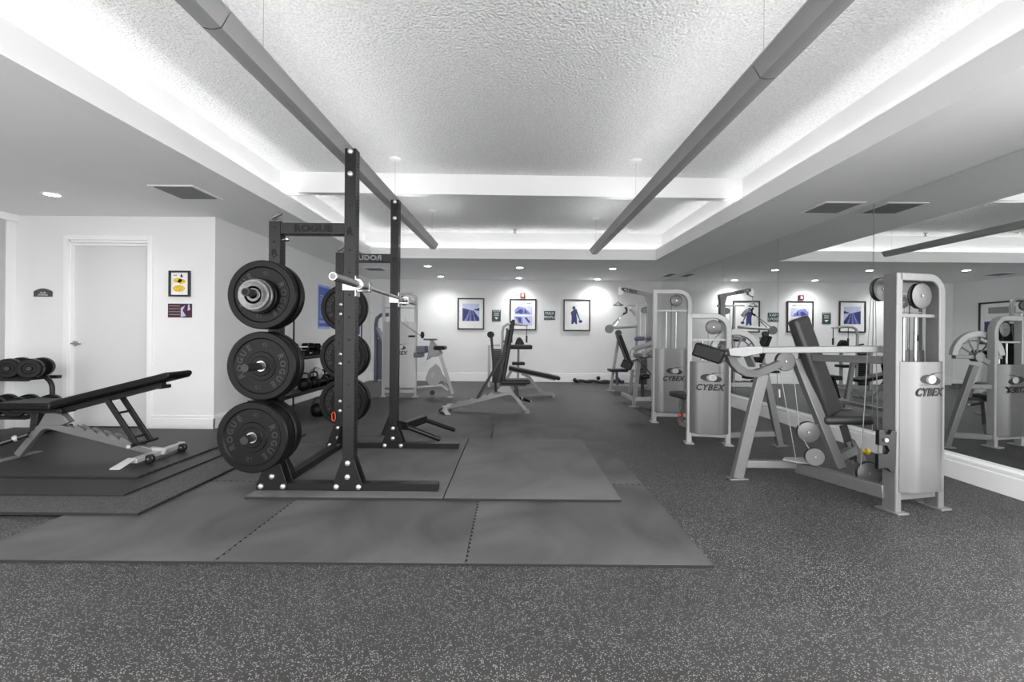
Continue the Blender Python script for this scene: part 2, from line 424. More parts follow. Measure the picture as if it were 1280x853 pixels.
# suspended linear fixtures
def fixture(label, xn, xf, ye, y0, zb):
    t_ = thing('pendant_light', label, 'light', ((xn + xf) / 2, 3, zb))
    prof_ = [(.080, .078), (.080, .070), (.074, .066), (.040, .006), (.012, .0), (-.012, .0), (-.040, .006), (-.074, .066), (-.080, .070), (-.080, .078)]
    sec = prof_ + [(-.070, .070), (-.03, .018), (0, .008), (.03, .018), (.070, .070)]
    xa = lambda y: xn + (xf - xn) * (y - 0) / (ye - 0)
    n = 3; L = 2.44; ys = [ye - L * k for k in range(n + 1)]
    for k in range(n):
        ya, yb = ys[k + 1] + .003, ys[k] - .003
        g = MB(); A = [V((xa(ya) + x, ya, zb + z)) for x, z in sec]; B = [V((xa(yb) + x, yb, zb + z)) for x, z in sec]
        m_ = len(sec); g.add(A + B, [(i, (i + 1) % m_, (i + 1) % m_ + m_, i + m_) for i in range(m_)])
        hs = g.build('housing', 'grey_light', t_)
        MB().cyl((xa(ya + .03), ya + .03, zb + .045), (xa(yb - .03), yb - .03, zb + .045), .013, 10).build('lamp_tube', 'fix_tube', t_)
    e = MB(); pe = prof_
    e.prism([V((xf + x, ye - .003, zb + z)) for x, z in pe], (0, .006, 0)); e.build('end_cap', 'grey_light', t_)
    for y in (2.3, 4.72, ye - .1):
        x = xa(y)
        MB().cyl((x, y, zb + .05), (x, y, TRAY), .0012, 6).build('cable', 'steel', t_)
        MB().lathe([(.0, .0), (.045, .0), (.06, .012), (.06, .02)], (x, y, TRAY - .02), (0, 0, 1), 24).build('canopy', 'trim', t_)
    return t_
fixture('long grey suspended light bar hung over the squat rack', -1.31, -1.20, 6.80, 0, 2.385)
fixture('long grey suspended light bar on the right, nearer the mirror wall', 1.25, 1.27, 7.14, 0, 2.385)

# recessed downlights
def downlight(x, y, label, k=1.0):
    t_ = thing('recessed_light', label, 'light', (x, y, SOFFIT), 'recessed downlights in the soffit')
    MB().lathe([(.062, -.001), (.062, -.006), (.085, -.004), (.085, 0)], (x, y, SOFFIT), (0, 0, 1), 32).build('trim_ring', 'trim', t_)
    MB().cyl((x, y, SOFFIT - .003), (x, y, SOFFIT - .001), .062, 28).build('lens', 'glow', t_)
    l = bpy.data.lights.new('downlight_lamp', 'SPOT'); l.energy = DOWN_E * 4 * k; l.spot_size = 2.6; l.spot_blend = 1.0; l.shadow_soft_size = .06
    lo = bpy.data.objects.new('lamp', l); C.objects.link(lo); lo.parent = t_; lo.location = (0, 0, -.03)
for (px, py, lb) in ((534.6, 332.7, 'left of the nearer row of three'), (649.6, 334.7, 'middle of the nearer row of three'), (766, 336, 'right of the nearer row of three'),
                     (551, 345.7, 'left of the row nearest the back wall'), (648.8, 347.7, 'middle of the row nearest the back wall'), (746.7, 349, 'right of the row nearest the back wall')):
    p = PZ(px, py, SOFFIT); downlight(p.x, p.y, 'small round recessed downlight in back soffit, ' + lb)
p = PZ(65, 243, SOFFIT); downlight(p.x, p.y, 'round recessed downlight in left soffit near the door', .3)
for (x, y, lb) in ((-4.4, 1.6, 'left soffit near the camera, outside the photo'), (3.05, 1.8, 'right soffit near the mirror, outside the photo')):
    downlight(x, y, 'added round recessed downlight in ' + lb)  # added lamps out of view, for general fill

# ceiling vents
def vent(cs, label):
    xs = [c.x for c in cs]; ys = [c.y for c in cs]; x0, x1, y0, y1 = min(xs), max(xs), min(ys), max(ys)
    t_ = thing('ceiling_vent', label, 'vent', ((x0 + x1) / 2, (y0 + y1) / 2, SOFFIT), 'ceiling vents')
    g = MB(); b_ = .03
    g.bb(x0 - b_, x1 + b_, y0 - b_, y0, SOFFIT - .008, SOFFIT).bb(x0 - b_, x1 + b_, y1, y1 + b_, SOFFIT - .008, SOFFIT).bb(x0 - b_, x0, y0, y1, SOFFIT - .008, SOFFIT).bb(x1, x1 + b_, y0, y1, SOFFIT - .008, SOFFIT)
    g.build('frame', 'soffit', t_, .002)
    MB().bb(x0, x1, y0, y1, SOFFIT - .003, SOFFIT - .001).build('backing', 'ventdark', t_)
    g = MB(); n = 13
    for i in range(n): 
        y = y0 + (i + .5) * (y1 - y0) / n; g.beam((x0, y, SOFFIT - .008), (x1, y, SOFFIT - .008), .012, .0015, (0, .5, 1))
    for i in range(1, 9):
        x = x0 + i * (x1 - x0) / 9; g.bb(x - .002, x + .002, y0, y1, SOFFIT - .012, SOFFIT - .01)
    g.build('louvre', 'vent', t_)
vent([PZ(196, 232.5, SOFFIT), PZ(240, 233, SOFFIT), PZ(267, 248, SOFFIT), PZ(226, 247, SOFFIT)], 'square slatted air vent in left soffit above the door side')
vent([PZ(1005, 265, SOFFIT), PZ(1047, 265, SOFFIT), PZ(1068, 253.5, SOFFIT)], 'square slatted air vent in right soffit beside the mirrors')
vent([PZ(828, 345.5, SOFFIT), PZ(836, 345.5, SOFFIT), PZ(846, 342, SOFFIT)], 'small slatted air vent in right back corner of soffit')
vent([PZ(456, 335, SOFFIT), PZ(470, 338, SOFFIT), PZ(476, 335, SOFFIT)], 'small slatted air vent in left back part of soffit behind the rack')
# sprinkler and ceiling discs in the far bay
sp = PZ(643.5, 296, TRAY - .05); sp.y = min(sp.y, 7.85)
g = MB(); g.lathe([(.035, .0), (.035, -.006), (.012, -.012), (.012, -.05), (.03, -.052), (.03, -.058)][::-1], (sp.x, sp.y, TRAY), (0, 0, 1), 20)
solo(g, 'sprinkler', 'greyp', 'small grey sprinkler head near the far cove, centre of ceiling', 'sprinkler')
for px, py, lb in ((540, 290.5, 'beside the end of the left light bar'), (744, 294, 'left of the end of the right light bar'), (786, 293, 'right of the end of the right light bar')):
    q = PZ(px, py, TRAY); q.y = min(q.y, 7.8)
    solo(MB().lathe([(0, -.02), (.05, -.018), (.055, 0)], q, (0, 0, 1), 24), 'ceiling_disc', 'trim', 'small white ceiling disc in far bay ' + lb, 'ceiling fitting', 'ceiling discs')

# ------------------------------------------------------------------ pictures and signs
def picture(cx_, cz, w_, h_, fn, label, y=YB, name='framed_picture', fw=.03, group='framed posters on the back wall'):
    t_ = thing(name, label, 'picture', (cx_, y, cz), group)
    g = MB(); d_ = .03
    for (x0, x1, z0, z1) in ((-w_ / 2, w_ / 2, h_ / 2 - fw, h_ / 2), (-w_ / 2, w_ / 2, -h_ / 2, -h_ / 2 + fw), (-w_ / 2, -w_ / 2 + fw, -h_ / 2 + fw, h_ / 2 - fw), (w_ / 2 - fw, w_ / 2, -h_ / 2 + fw, h_ / 2 - fw)):
        g.bb(cx_ + x0, cx_ + x1, y - d_, y - .001, cz + z0, cz + z1)
    g.build('frame', 'frame', t_, .003)
    MB().bb(cx_ - w_ / 2 + fw, cx_ + w_ / 2 - fw, y - .012, y - .002, cz - h_ / 2 + fw, cz + h_ / 2 - fw).build('mount', 'paper', t_)
    fn(t_, lambda u, v, k=0: V((cx_ + u * (w_ / 2 - fw), y - .0135 - .0006 * k, cz + v * (h_ / 2 - fw))))
    return t_
def poly(t_, f, name, m, polys, k=0):
    g = MB()
    for p_ in polys: g.prism([f(u, v, k) for u, v in p_], (0, .0005, 0))
    return g.build(name, m, t_)
def rect(u0, u1, v0, v1): return [(u0, v0), (u1, v0), (u1, v1), (u0, v1)]
def ell(u, v, a, b, n=20): return [(u + a * math.cos(2 * PI * i / n), v + b * math.sin(2 * PI * i / n)) for i in range(n)]
def art_road(t_, f):
    poly(t_, f, 'artwork', 'paleblue', [rect(-.7, .7, -.5, .7)])
    poly(t_, f, 'art_field', 'navy', [[(-.7, -.5), (.7, -.5), (.7, -.3), (.25, .2), (-.7, .4)]], 1)
    poly(t_, f, 'art_hill', 'green', [[(.2, .25), (.7, .2), (.7, .42), (.3, .3)]], 2)
    poly(t_, f, 'art_road', 'blueink', [[(-.55, -.5), (-.3, -.5), (-.02, .25), (-.1, .25)], [(-.15, -.5), (.05, -.5), (.03, .25), (0, .25)], [(.3, -.5), (.42, -.5), (.15, .2), (.1, .2)]], 3)
def art_two(t_, f):
    poly(t_, f, 'art_upper', 'paleblue', [rect(-.75, .75, -.02, .6)]); poly(t_, f, 'art_lower', 'paleblue', [rect(-.75, .75, -.75, -.1)])
    poly(t_, f, 'art_shapes', 'blueink', [[(-.65, .05), (.6, .02), (.5, .2), (0, .5), (-.4, .55), (-.7, .3)], [(-.7, -.15), (-.1, -.15), (0, -.7), (-.3, -.7)]], 1)
    poly(t_, f, 'art_figures', 'navy', [[(-.6, .15), (-.2, .4), (0, .3), (-.1, .05)], [(.1, .1), (.2, .5), (.3, .1)], [(-.5, -.2), (-.15, -.25), (-.2, -.6)], [(.1, -.2), (.5, -.6), (.6, -.5), (.3, -.2)]], 2)
    poly(t_, f, 'art_heading', 'greyp', [rect(-.6, .2, .76, .82), rect(.28, .65, .74, .82)], 1)
def art_player(t_, f):
    poly(t_, f, 'art_figure', 'navy', [[(-.45, -.6), (-.3, -.6), (-.22, -.45), (-.1, -.6), (.02, -.62), (0, -.2), (-.05, .1), (.02, .35), (-.1, .45), (-.3, .35), (-.5, .2), (-.42, -.1)], ell(-.25, .5, .12, .12), [(0, .32), (.28, -.3), (.22, -.34), (-.08, .18)], ell(.3, -.42, .15, .1)])
s_ = YB / F
def wallpic(x0, x1, y0, y1): a = P(x0, y1, YB); b = P(x1, y0, YB); return (a.x + b.x) / 2, (a.z + b.z) / 2, b.x - a.x, b.z - a.z
picture(*wallpic(571.8, 605.5, 373, 412), art_road, 'black framed print of purple fields, leftmost picture on back wall')
picture(*wallpic(637, 670.6, 374, 413), art_two, 'black framed poster with two blue scenes, middle picture on back wall')
picture(*wallpic(704, 738, 374.7, 414), art_player, 'black framed print of a dark figure with ball, rightmost on back wall')
# large framed poster on the left wall (seen in the mirror)
t_ = thing('framed_picture', 'large black framed poster on left wall behind the rack, seen in the mirror', 'picture', (XL, 9.83, 1.55))
g = MB(); y0, y1, z0, z1 = 9.35, 10.3, 1.0, 1.93
for a in ((y0, y1, z1 - .035, z1), (y0, y1, z0, z0 + .035), (y0, y0 + .035, z0, z1), (y1 - .035, y1, z0, z1)): g.bb(XL + .001, XL + .03, *a)
g.build('frame', 'frame', t_, .003)
MB().bb(XL + .002, XL + .01, y0 + .03, y1 - .03, z0 + .03, z1 - .03).build('mount', 'paper', t_)
MB().bb(XL + .01, XL + .012, y0 + .2, y1 - .2, z1 - .26, z1 - .12).build('art_heading', 'greyp', t_)
MB().bb(XL + .01, XL + .012, y0 + .12, y1 - .12, z0 + .1, z0 + .5).build('artwork', 'navy', t_)
# small green signs, alarm
def sign(x0, x1, y0, y1, lines, label, m='green', sz=.035, name='wall_sign', Y=YB, tm='paper'):
    a = P(x0, y1, Y); b = P(x1, y0, Y); c = (a + b) / 2
    t_ = thing(name, label, 'sign', (c.x, Y, c.z))
    MB().bb(a.x, b.x, Y - .008, Y - .001, a.z, b.z).build('panel', m, t_, .001)
    g = MB()
    for (body, dz, z_) in lines: g.text(body, z_, facing((c.x, Y - .0095, c.z + dz * (b.z - a.z)), (0, -1, 0)), .0006)
    g.build('lettering', tm, t_)
    return t_
sg = sign(615, 626, 387.7, 402, [('NOTICE', .40, .05)], 'small dark green notice sign between the left and middle pictures')
g = MB(); c = P(620.5, 398.5, YB - .01)
g.prism([c + V((-.05, 0, .03)), c + V((.05, 0, .03)), c + V((0, 0, -.02))], (0, .001, 0))
for k in range(3): g.bb(c.x - .06, c.x + .06, c.y - .001, c.y, c.z + .07 + k * .03, c.z + .08 + k * .03)
g.build('symbol', 'paper', sg)
sign(680, 694, 389, 400, [('MAX', .22, .10), ('PEOPLE', -.22, .085)], 'small dark green sign with two white text lines right of middle picture')
a = P(653.2, 369.6, YB)
t_ = thing('fire_alarm', 'small dark red alarm strobe box above the middle picture', 'alarm', a)
MB().bb(a.x - .06, a.x + .06, YB - .045, YB - .001, a.z - .06, a.z + .06).build('box', 'red', t_, .006)
MB().bb(a.x - .022, a.x + .03, YB - .055, YB - .045, a.z - .03, a.z + .03).build('strobe_lens', 'paper', t_, .004)
# plaque, certificate, flyer on the door wall
a, b = P(42.8, 371, YD), P(66, 361, YD); w_ = b.x - a.x
t_ = thing('door_plaque', 'dark grey arched plaque with white text left of the door', 'sign', ((a.x + b.x) / 2, YD, a.z))
pts = [V((a.x, YD - .008, a.z)), V((b.x, YD - .008, a.z)), V((b.x, YD - .008, a.z + .062))]
pts += [V((b.x - w_ * k / 10, YD - .008, a.z + .062 + .033 * math.sin(PI * k / 10))) for k in range(1, 10)] + [V((a.x, YD - .008, a.z + .062))]
MB().prism(pts, (0, .007, 0)).build('panel', 'plaque', t_)
cxp = (a.x + b.x) / 2
MB().text('CLUB', .026, facing((cxp, YD - .0085, a.z + .045), (0, -1, 0)), .0005).text('STORAGE', .026, facing((cxp, YD - .0085, a.z + .02), (0, -1, 0)), .0005).build('lettering', 'paper', t_)
def art_cert(t_, f):
    poly(t_, f, 'art_bubbles', 'yellowink', [ell(-.25, .3, .5, .22), ell(.2, .2, .45, .22), ell(-.1, -.42, .68, .3)])
    poly(t_, f, 'art_mark', 'black_print', [[(.05, .6), (.15, .9), (.3, .7), (.35, .58)], rect(-.7, -.35, .72, .78)])
a, b = P(212.5, 371, YD), P(239, 339, YD)
picture((a.x + b.x) / 2, (a.z + b.z) / 2, b.x - a.x, b.z - a.z, art_cert, 'small black framed sheet with yellow bubbles right of the door', YD, 'framed_notice', .02, 'framed notice by the door')
a, b = P(210, 397, YD), P(240.3, 379.9, YD); c = (a + b) / 2
t_ = thing('flyer', 'small dark maroon photo flyer under the yellow framed notice', 'poster', c)
MB().bb(a.x, b.x, YD - .003, YD - .001, a.z, b.z).build('sheet', 'maroon', t_)
g = MB()
for k in range(4): g.bb(a.x + .01, a.x + .14, YD - .0042, YD - .0032, a.z + .03 + k * .033, a.z + .037 + k * .033)
g.build('text_lines', 'greyp', t_)
g = MB(); Yf = YD - .0042
g.prism([V((c.x + .01, Yf, a.z + .005)), V((c.x + .07, Yf, a.z + .02)), V((c.x + .03, Yf, c.z)), V((c.x + .06, Yf, b.z - .02)), V((c.x + .01, Yf, b.z - .05))], (0, .001, 0))
g.prism([V((b.x - .05, Yf, c.z)), V((b.x - .02, Yf, c.z + .01)), V((b.x - .03, Yf, b.z - .005)), V((b.x - .045, Yf, b.z - .01))], (0, .001, 0)); g.build('figures', 'paleblue', t_)
# blue poster on left wall
yp0, yp1, zp0, zp1 = 8.01, 8.53, 1.20, 1.985
t_ = thing('blue_poster', 'tall blue instruction poster on the left wall beyond the rack', 'poster', (XL, (yp0 + yp1) / 2, zp0))
MB().bb(XL + .001, XL + .006, yp0, yp1, zp0, zp1).build('panel', 'bluelight', t_)
MB().bb(XL + .006, XL + .008, yp0 + .02, yp1 - .02, zp0 + .04, zp1 - .04).build('print', 'blue', t_)
g = MB(); Rl = lambda z: facing((XL + .009, (yp0 + yp1) / 2, z), (1, 0, 0))
for k in range(12): g.bb(XL + .008, XL + .009, yp0 + .06, yp1 - .08 - .06 * (k % 3), zp1 - .20 - k * .035, zp1 - .185 - k * .035)
g.bb(XL + .008, XL + .009, yp0 + .05, yp0 + .30, zp0 + .10, zp0 + .15)
g.build('text_lines', 'bluelight', t_)

# ------------------------------------------------------------------ mats
TH = .0127
X_ = [-2.66, -1.42, -.22, .97]; Y_ = [2.17, 3.35, 4.55, 5.62]
cname = ['left', 'middle', 'right']; rname = ['front', 'middle', 'back']
def jig(p0, p1, n, amp, jagged=True):
    if not jagged: return [p0]
    out = []; p0, p1 = V(p0), V(p1); d_ = p1 - p0; nn = V((-d_.y, d_.x, 0)).normalized(); N_ = 26
    for k in range(N_):
        for (f_, s_) in ((0, 0), (.12, 0), (.2, 1), (.5, 1), (.58, 0)):
            tt = (k + f_) / N_; out.append(p0 + d_ * tt + nn * amp * s_)
    return out
for i in range(3):
    for j in range(3):
        x0, x1, y0, y1 = X_[i], X_[i + 1] - .0015, Y_[j], Y_[j + 1] - .0015
        pl = jig((x0, y0, 0), (x1, y0, 0), 0, -.009 if 0 else .009, j > 0) + jig((x1, y0, 0), (x1, y1, 0), 0, .009, False) + jig((x1, y1, 0), (x0, y1, 0), 0, 0, False) + jig((x0, y1, 0), (x0, y0, 0), 0, .009, i > 0)
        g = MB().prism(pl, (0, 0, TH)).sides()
        solo(g, 'floor_mat', ['mat', 'mat_edge_shade'], 'square interlocking grey rubber mat on floor, %s column, %s row of the lifting area' % (cname[i], rname[j]), 'rubber mat', 'interlocking mats under the rack', .0012)
solo(MB().bb(-.446, .722, 2.985, 4.745, TH, .031).sides(), 'platform_mat', ['mat2', 'mat_edge_shade'], 'plain grey rubber platform mat right of the rack, its whole top open', 'rubber mat', 'thick platform mats', .003)
solo(MB().bb(-1.75, -.452, 2.985, 4.745, TH, .031).sides(), 'platform_mat', ['mat2', 'mat_edge_shade'], 'plain grey rubber platform mat that the squat rack stands on', 'rubber mat', 'thick platform mats', .003)
def flatmat(x1, y0, z0, z1, m, label, jg=0):
    pts = [V((-5.25, y0, z0)), V((x1, y0, z0))]
    if jg: pts = [V((-5.25, y0, z0))] + [p + V((0, 0, z0)) for p in jig((x1, y0, 0), (x1, 4.88, 0), 0, -.01)]
    pts += [V((x1, 4.9, z0)), V((-5.25, 4.9, z0))]
    solo(MB().prism(pts, (0, 0, z1 - z0)).sides(), 'exercise_mat', [m, 'mat_edge_shade'], label, 'rubber mat', 'stacked mats under the left bench', .0015)
flatmat(-2.215, 2.70, TH, .031, 'spmat', 'white flecked grey rubber mat, lowest of the stack under left bench')
flatmat(-2.53, 2.97, .0312, .0435, 'matd', 'plain dark rubber mat, middle of the stack under left bench')
flatmat(-2.72, 3.30, .0437, .056, 'matd', 'plain dark rubber mat with toothed edge, top of the stack under left bench', 1)

# ------------------------------------------------------------------ squat rack
Z0 = .0313
NF, FF = 3.11, 4.28
rk = thing('squat_rack', 'black perforated steel half rack with plate storage standing on the grey mats', 'squat rack', (-1.2, 3.7, Z0))
def holes_f(g, x, y, zs, r=.0075):
    g.mi = 1
    for z in zs: g.cyl((x, y - .0012, z), (x, y + .001, z), r, 12)
    g.mi = 0
def upright(x0, yf, top, name='upright'):
    g = MB(); g.bb(x0, x0 + .076, yf, yf + .076, Z0, top)
    zs = []
    z = .30
    while z < top - .03: zs.append(z); z += .153 if z < 2.0 and top > 2 else .0508 if top > 2 else .102
    holes_f(g, x0 + .038, yf, zs)
    g.mi = 1; z = .2
    while z < top - .03:
        g.box((x0 + .0762, yf + .038, z), (.0014, .012, .009)); z += .0254
    g.mi = 0
    return g.build('upright', ['rack', 'hole'], rk)
for yf in (NF, FF):
    upright(-1.157, yf, 2.373); upright(-1.672, yf, 1.872)
    g = MB(); g.bb(-1.743, -.505, yf, yf + .076, Z0, Z0 + .05)
    g.mi = 1
    for x in [-.58 - k * .1 for k in range(4)]: g.cyl((x, yf - .001, Z0 + .025), (x, yf + .001, Z0 + .025), .006, 10)
    g.bb(-.5052, -.5035, yf + .008, yf + .068, Z0 + .007, Z0 + .043)
    g.mi = 0; g.build('base_rail', ['rack', 'hole'], rk)
    g = MB(); g.bb(-1.596, -1.157, yf + .002, yf + .074, 1.785, 1.862); cm = g.build('crossmember', 'rack', rk, .003)
    fy = yf if yf == NF else yf + .076; n_ = (0, -1, 0) if yf == NF else (0, 1, 0)
    MB().text('ROGUE', .062, facing((-1.37, (yf + .0012) if yf == NF else fy - .0008, 1.823), n_), .0012, bold=.0022, sx=1.25).build('lettering', 'hole', cm)
    if yf == FF: MB().text('ROGUE', .062, facing((-1.37, yf + .0012, 1.823), (0, -1, 0)) @ M.Scale(-1, 4, V((1, 0, 0))), .0012, bold=.0022, sx=1.25).build('lettering', 'greyiron', cm)
    # gussets front and back of each upright
    for xc, zt in ((-1.119, .245), (-1.634, .245)):
        for yy_ in (yf - .0065, yf + .0765):
            MB().prism([(xc - .105, yy_, Z0 + .002), (xc + .105, yy_, Z0 + .002), (xc + .1, yy_, Z0 + .05), (xc + .042, yy_, zt), (xc - .042, yy_, zt), (xc - .1, yy_, Z0 + .05)], (0, .006, 0)).build('gusset', 'rack', rk, .002)
        for (dx, z) in ((0, .222), (0, .128), (-.076, .060), (.076, .060)):
            MB().lathe([(.0, -.016), (.010, -.015), (.017, -.010), (.019, 0)], (xc + dx, yf - .0065, z), (0, 1, 0), 20).build('bolt', 'bolt', rk)
    for z in (2.352, 2.198):
        MB().lathe([(.0, -.016), (.010, -.015), (.017, -.010), (.020, 0)], (-1.119, yf, z), (0, 1, 0), 20).build('bolt', 'bolt', rk)
    MB().text('R', .06, facing((-1.119, yf - .0008, 1.80), (0, -1, 0)), .001, bold=.002, sx=1.15).build('lettering', 'hole', rk)
    MB().text('R', .06, facing((-1.634, yf - .0008, 1.655), (0, -1, 0)), .001, bold=.002, sx=1.15).build('lettering', 'hole', rk)
    # storage pegs
    sg_ = -1 if yf == NF else 1
    ya = yf if yf == NF else yf + .076
    for z in (1.355, .89, .447):
        xc = -1.634
        g = MB(); g.cyl((xc, ya, z), (xc, ya + sg_ * .335, z), .0245, 24)
        if z > 1 and yf == NF: g.mi = 1; g.cyl((xc, ya + sg_ * .334, z), (xc, ya + sg_ * .3362, z), .018, 20); g.mi = 0
        pg = g.build('storage_peg', ['gunmetal', 'hole'], rk)
        MB().bb(xc - .055, xc + .055, min(ya, ya + sg_ * .006), max(ya, ya + sg_ * .006), z - .07, z + .07).build('peg_bracket', 'rack', rk, .002)
        if yf == FF:
            for dz in (-.045, .045): MB().lathe([(.0, -.014), (.009, -.013), (.015, -.008), (.017, 0)], (xc + .015, yf, z + dz - .02), (0, 1, 0), 16).build('bolt', 'bolt', rk)
    # pin and knob at top of rear upright
    t4 = (-1.634, yf + .038, 1.872)
    g = MB(); g.tube(arc((t4[0], t4[1], 1.862), .034, .3, PI - .3, 8, (1, 0, 0), (0, 0, 1)), .006); g.cyl((t4[0] - .03, t4[1] - .02, 1.895), (t4[0] + .04, t4[1] - .02, 1.93), .011, 12); g.build('band_peg', 'greyiron', rk)
    g = MB(); g.cyl((-1.596, yf + .02, 1.745), (-1.556, yf + .01, 1.75), .009, 12); g.ball((-1.552, yf + .01, 1.75), .017, 12); g.build('pull_pin', 'steel', rk)
g = MB(); g.bb(-1.672, -1.596, NF + .083, FF - .0065, Z0, Z0 + .05)
g.mi = 1
for k in range(20): g.cyl((-1.634, NF + .12 + k * .054, Z0 + .0495), (-1.634, NF + .12 + k * .054, Z0 + .0512), .006, 10)
g.mi = 0; g.build('base_crossmember', ['rack', 'hole'], rk)
g = MB(); g.prism([(-1.596, NF + .08, Z0 + .05), (-1.596, NF + .08, .24), (-1.596, NF + .12, .24), (-1.596, NF + .25, Z0 + .05)], (.006, 0, 0)); g.build('gusset', 'rack', rk)
g = MB(); g.prism([(-1.596, FF - .01, Z0 + .05), (-1.596, FF - .01, .24), (-1.596, FF - .05, .24), (-1.596, FF - .18, Z0 + .05)], (.006, 0, 0)); g.build('gusset', 'rack', rk)
# J cups
for yf in (NF, FF):
    yc = yf + .038; xj = -1.081
    g = MB(); g.bb(xj, xj + .008, yc - .044, yc + .044, 1.36, 1.50); g.bb(xj, xj + .095, yc - .03, yc + .03, 1.395, 1.410); g.bb(xj + .088, xj + .096, yc - .03, yc + .03, 1.41, 1.46)
    g.bb(-1.165, xj + .008, yf - .009, yf - .001, 1.40, 1.46); g.cyl((xj - .02, yc, 1.47), (xj + .012, yc, 1.47), .012, 14)
    j = g.build('j_cup', 'steel', rk, .002)
    MB().bb(xj + .008, xj + .088, yc - .03, yc + .03, 1.41, 1.42).build('liner', 'dark', j)
# dip attachment hooked at the far upright foot
A, B = P(505, 533, 4.40), P(530, 524, 4.80)
g = MB(); g.beam(A, B, .075, .075); pe1, pe2 = P(550, 551, 4.52), P(568, 540, 4.98)
pe1.z = max(pe1.z, .065); pe2.z = max(pe2.z, .065)
g.mi = 1; g.cyl(A + V((0, .02, 0)), pe1, .024, 18); g.cyl(B - V((0, .02, 0)), pe2, .024, 18); g.mi = 0
g.beam(A + V((-.01, .06, 0)), V((-1.12, 4.37, .25)), .06, .06)
dp = thing('dip_attachment', 'black forked dip handle attachment hooked on the foot of the far rack upright', 'gym attachment', (-1.0, 4.5, .03))
g.build('fork', ['rack', 'rack'], dp, .004)
q = [P(487, 516, 4.37), P(491, 517, 4.37), P(484, 545.5, 4.37), P(476, 544, 4.37)]
MB().prism(q, (0, .09, 0)).build('mounting_plate', 'rack', dp, .003)
# carabiner
c = P(417, 521, FF - .012)
g = MB(); pts = []
for k in range(24):
    a = 2 * PI * k / 24; pts.append(c + V((.016 * math.cos(a) * (1 if abs(math.sin(a)) < .95 else 1), 0, .030 * math.sin(a) + (.012 if math.sin(a) > 0 else -.012))))
g.tube(pts + [pts[0]], .0045, 8); solo(g, 'carabiner', 'orange', 'small orange carabiner clipped at far rear upright of the rack', 'carabiner')

# ------------------------------------------------------------------ plates
def plate(y0, th, z, label, front=-1, R=.225, name='bumper_plate', text=True, xc=-1.634, m='bumper', group='bumper plates on the rack'):
    c = V((xc, y0, z)); t_ = thing(name, label, 'weight plate', c, group)
    ax = V((0, 1, 0)); k = R / .225
    h2 = th / 2
    rr = [(.027, 0), (.062 * k, 0), (.066 * k, .004), (.092 * k, .004), (.096 * k, .010), (.176 * k, .010), (.184 * k, .002), (.218 * k, .002), (.225 * k, .010)]
    prof = [(r, -h2 + d_) for r, d_ in rr] + [(r, h2 - d_) for r, d_ in reversed(rr)] + [(.027, -h2)]
    MB().lathe(prof, c, ax, 72).build('disc', m, t_)
    MB().lathe([(.0255, -h2 - .001), (.034, -h2 - .001), (.034, -h2 + .004), (.034, h2 + .001), (.0255, h2 + .001), (.0255, -h2 - .001)], c, ax, 40).build('hub_ring', 'steel', t_)
    for f_ in ([-1, 1] if text else []):
        for word, mid in (('ROGUE', 0), ('ROGUE', PI)):
            g = MB()
            for i, ch in enumerate(word):
                a = mid + (i - 2) * .36 * (1)
                # angle measured clockwise from the right side; text reads around the ring
                th_ = a
                rr_ = .140 * k
                o = c + V((0, f_ * (h2 - .0098), 0))
                Mx = facing(o, (0, f_, 0)) @ M.Rotation(-th_ - (.25 if mid == 0 else .25), 4, 'Z') @ M.Translation((rr_, 0, 0)) @ M.Rotation(-PI / 2, 4, 'Z')
                g.text(ch, .052 * k, Mx, .0022, bold=.0018)
            g.build('raised_word', 'iron', t_)
        for word, mid in (('45', PI / 2), ('LB', -PI / 2)):
            o = c + V((0, f_ * (h2 - .0098), 0))
            Mx = facing(o, (0, f_, 0)) @ M.Rotation(mid - .15, 4, 'Z') @ M.Translation((.140 * k, 0, 0)) @ M.Rotation(-PI / 2, 4, 'Z')
            MB().text(word, .038 * k, Mx, .0015).build('raised_number', 'iron', t_)
    return t_
plate(2.905, .098, .447, 'black bumper plate on bottom near peg, outer of the pair', text=True)
plate(3.015, .088, .447, 'black bumper plate on bottom near peg, inner beside the upright', text=False)
plate(2.985, .066, .89, 'black bumper plate on middle near peg, outer of the pair')
plate(3.062, .062, .89, 'black bumper plate on middle near peg, inner beside the upright', text=False)
plate(2.975, .044, 1.355, 'black bumper plate on top near peg, behind the small iron plates')
plate(3.062, .060, 1.355, 'black bumper plate on top near peg, inner beside the upright', text=False)
plate(4.41, .066, .447, 'black bumper plate on bottom far peg, against the upright')
plate(4.51, .088, .447, 'black bumper plate on bottom far peg, outermost', text=False)
plate(4.41, .066, .89, 'black bumper plate on middle far peg, against the upright')
plate(4.50, .075, .89, 'black bumper plate on middle far peg, outermost', text=False)
plate(4.42, .060, 1.355, 'black bumper plate alone on top far peg')
def iron_plate(y0, th, R, m, label, dx=0, dz=0):
    c = V((-1.634 + dx, y0, 1.355 + dz)); t_ = thing('iron_plate', label, 'weight plate', c, 'small iron plates on the top peg')
    h2 = th / 2
    MB().lathe([(.026, -h2), (.04, -h2), (.044, -h2 + .004), (R * .75, -h2 + .004), (R * .82, -h2), (R * .96, -h2), (R, -h2 + .004), (R, h2 - .004), (R * .96, h2), (.026, h2), (.026, -h2)], c, (0, 1, 0), 48).build('disc', m, t_)
    MB().lathe([(R * .55, -h2 + .0035), (R * .57, -h2 + .001), (R * .6, -h2 + .0035)], c, (0, 1, 0), 40).build('raised_ring', m, t_)
iron_plate(2.935, .028, .115, 'bumper', 'small black plate third from the outside on top peg', dz=-.012)
iron_plate(2.900, .026, .105, 'greyiron', 'small worn grey iron plate second on top peg', dz=-.01)
iron_plate(2.868, .022, .098, 'greyiron', 'small worn grey iron plate outermost on top peg', dz=-.01)

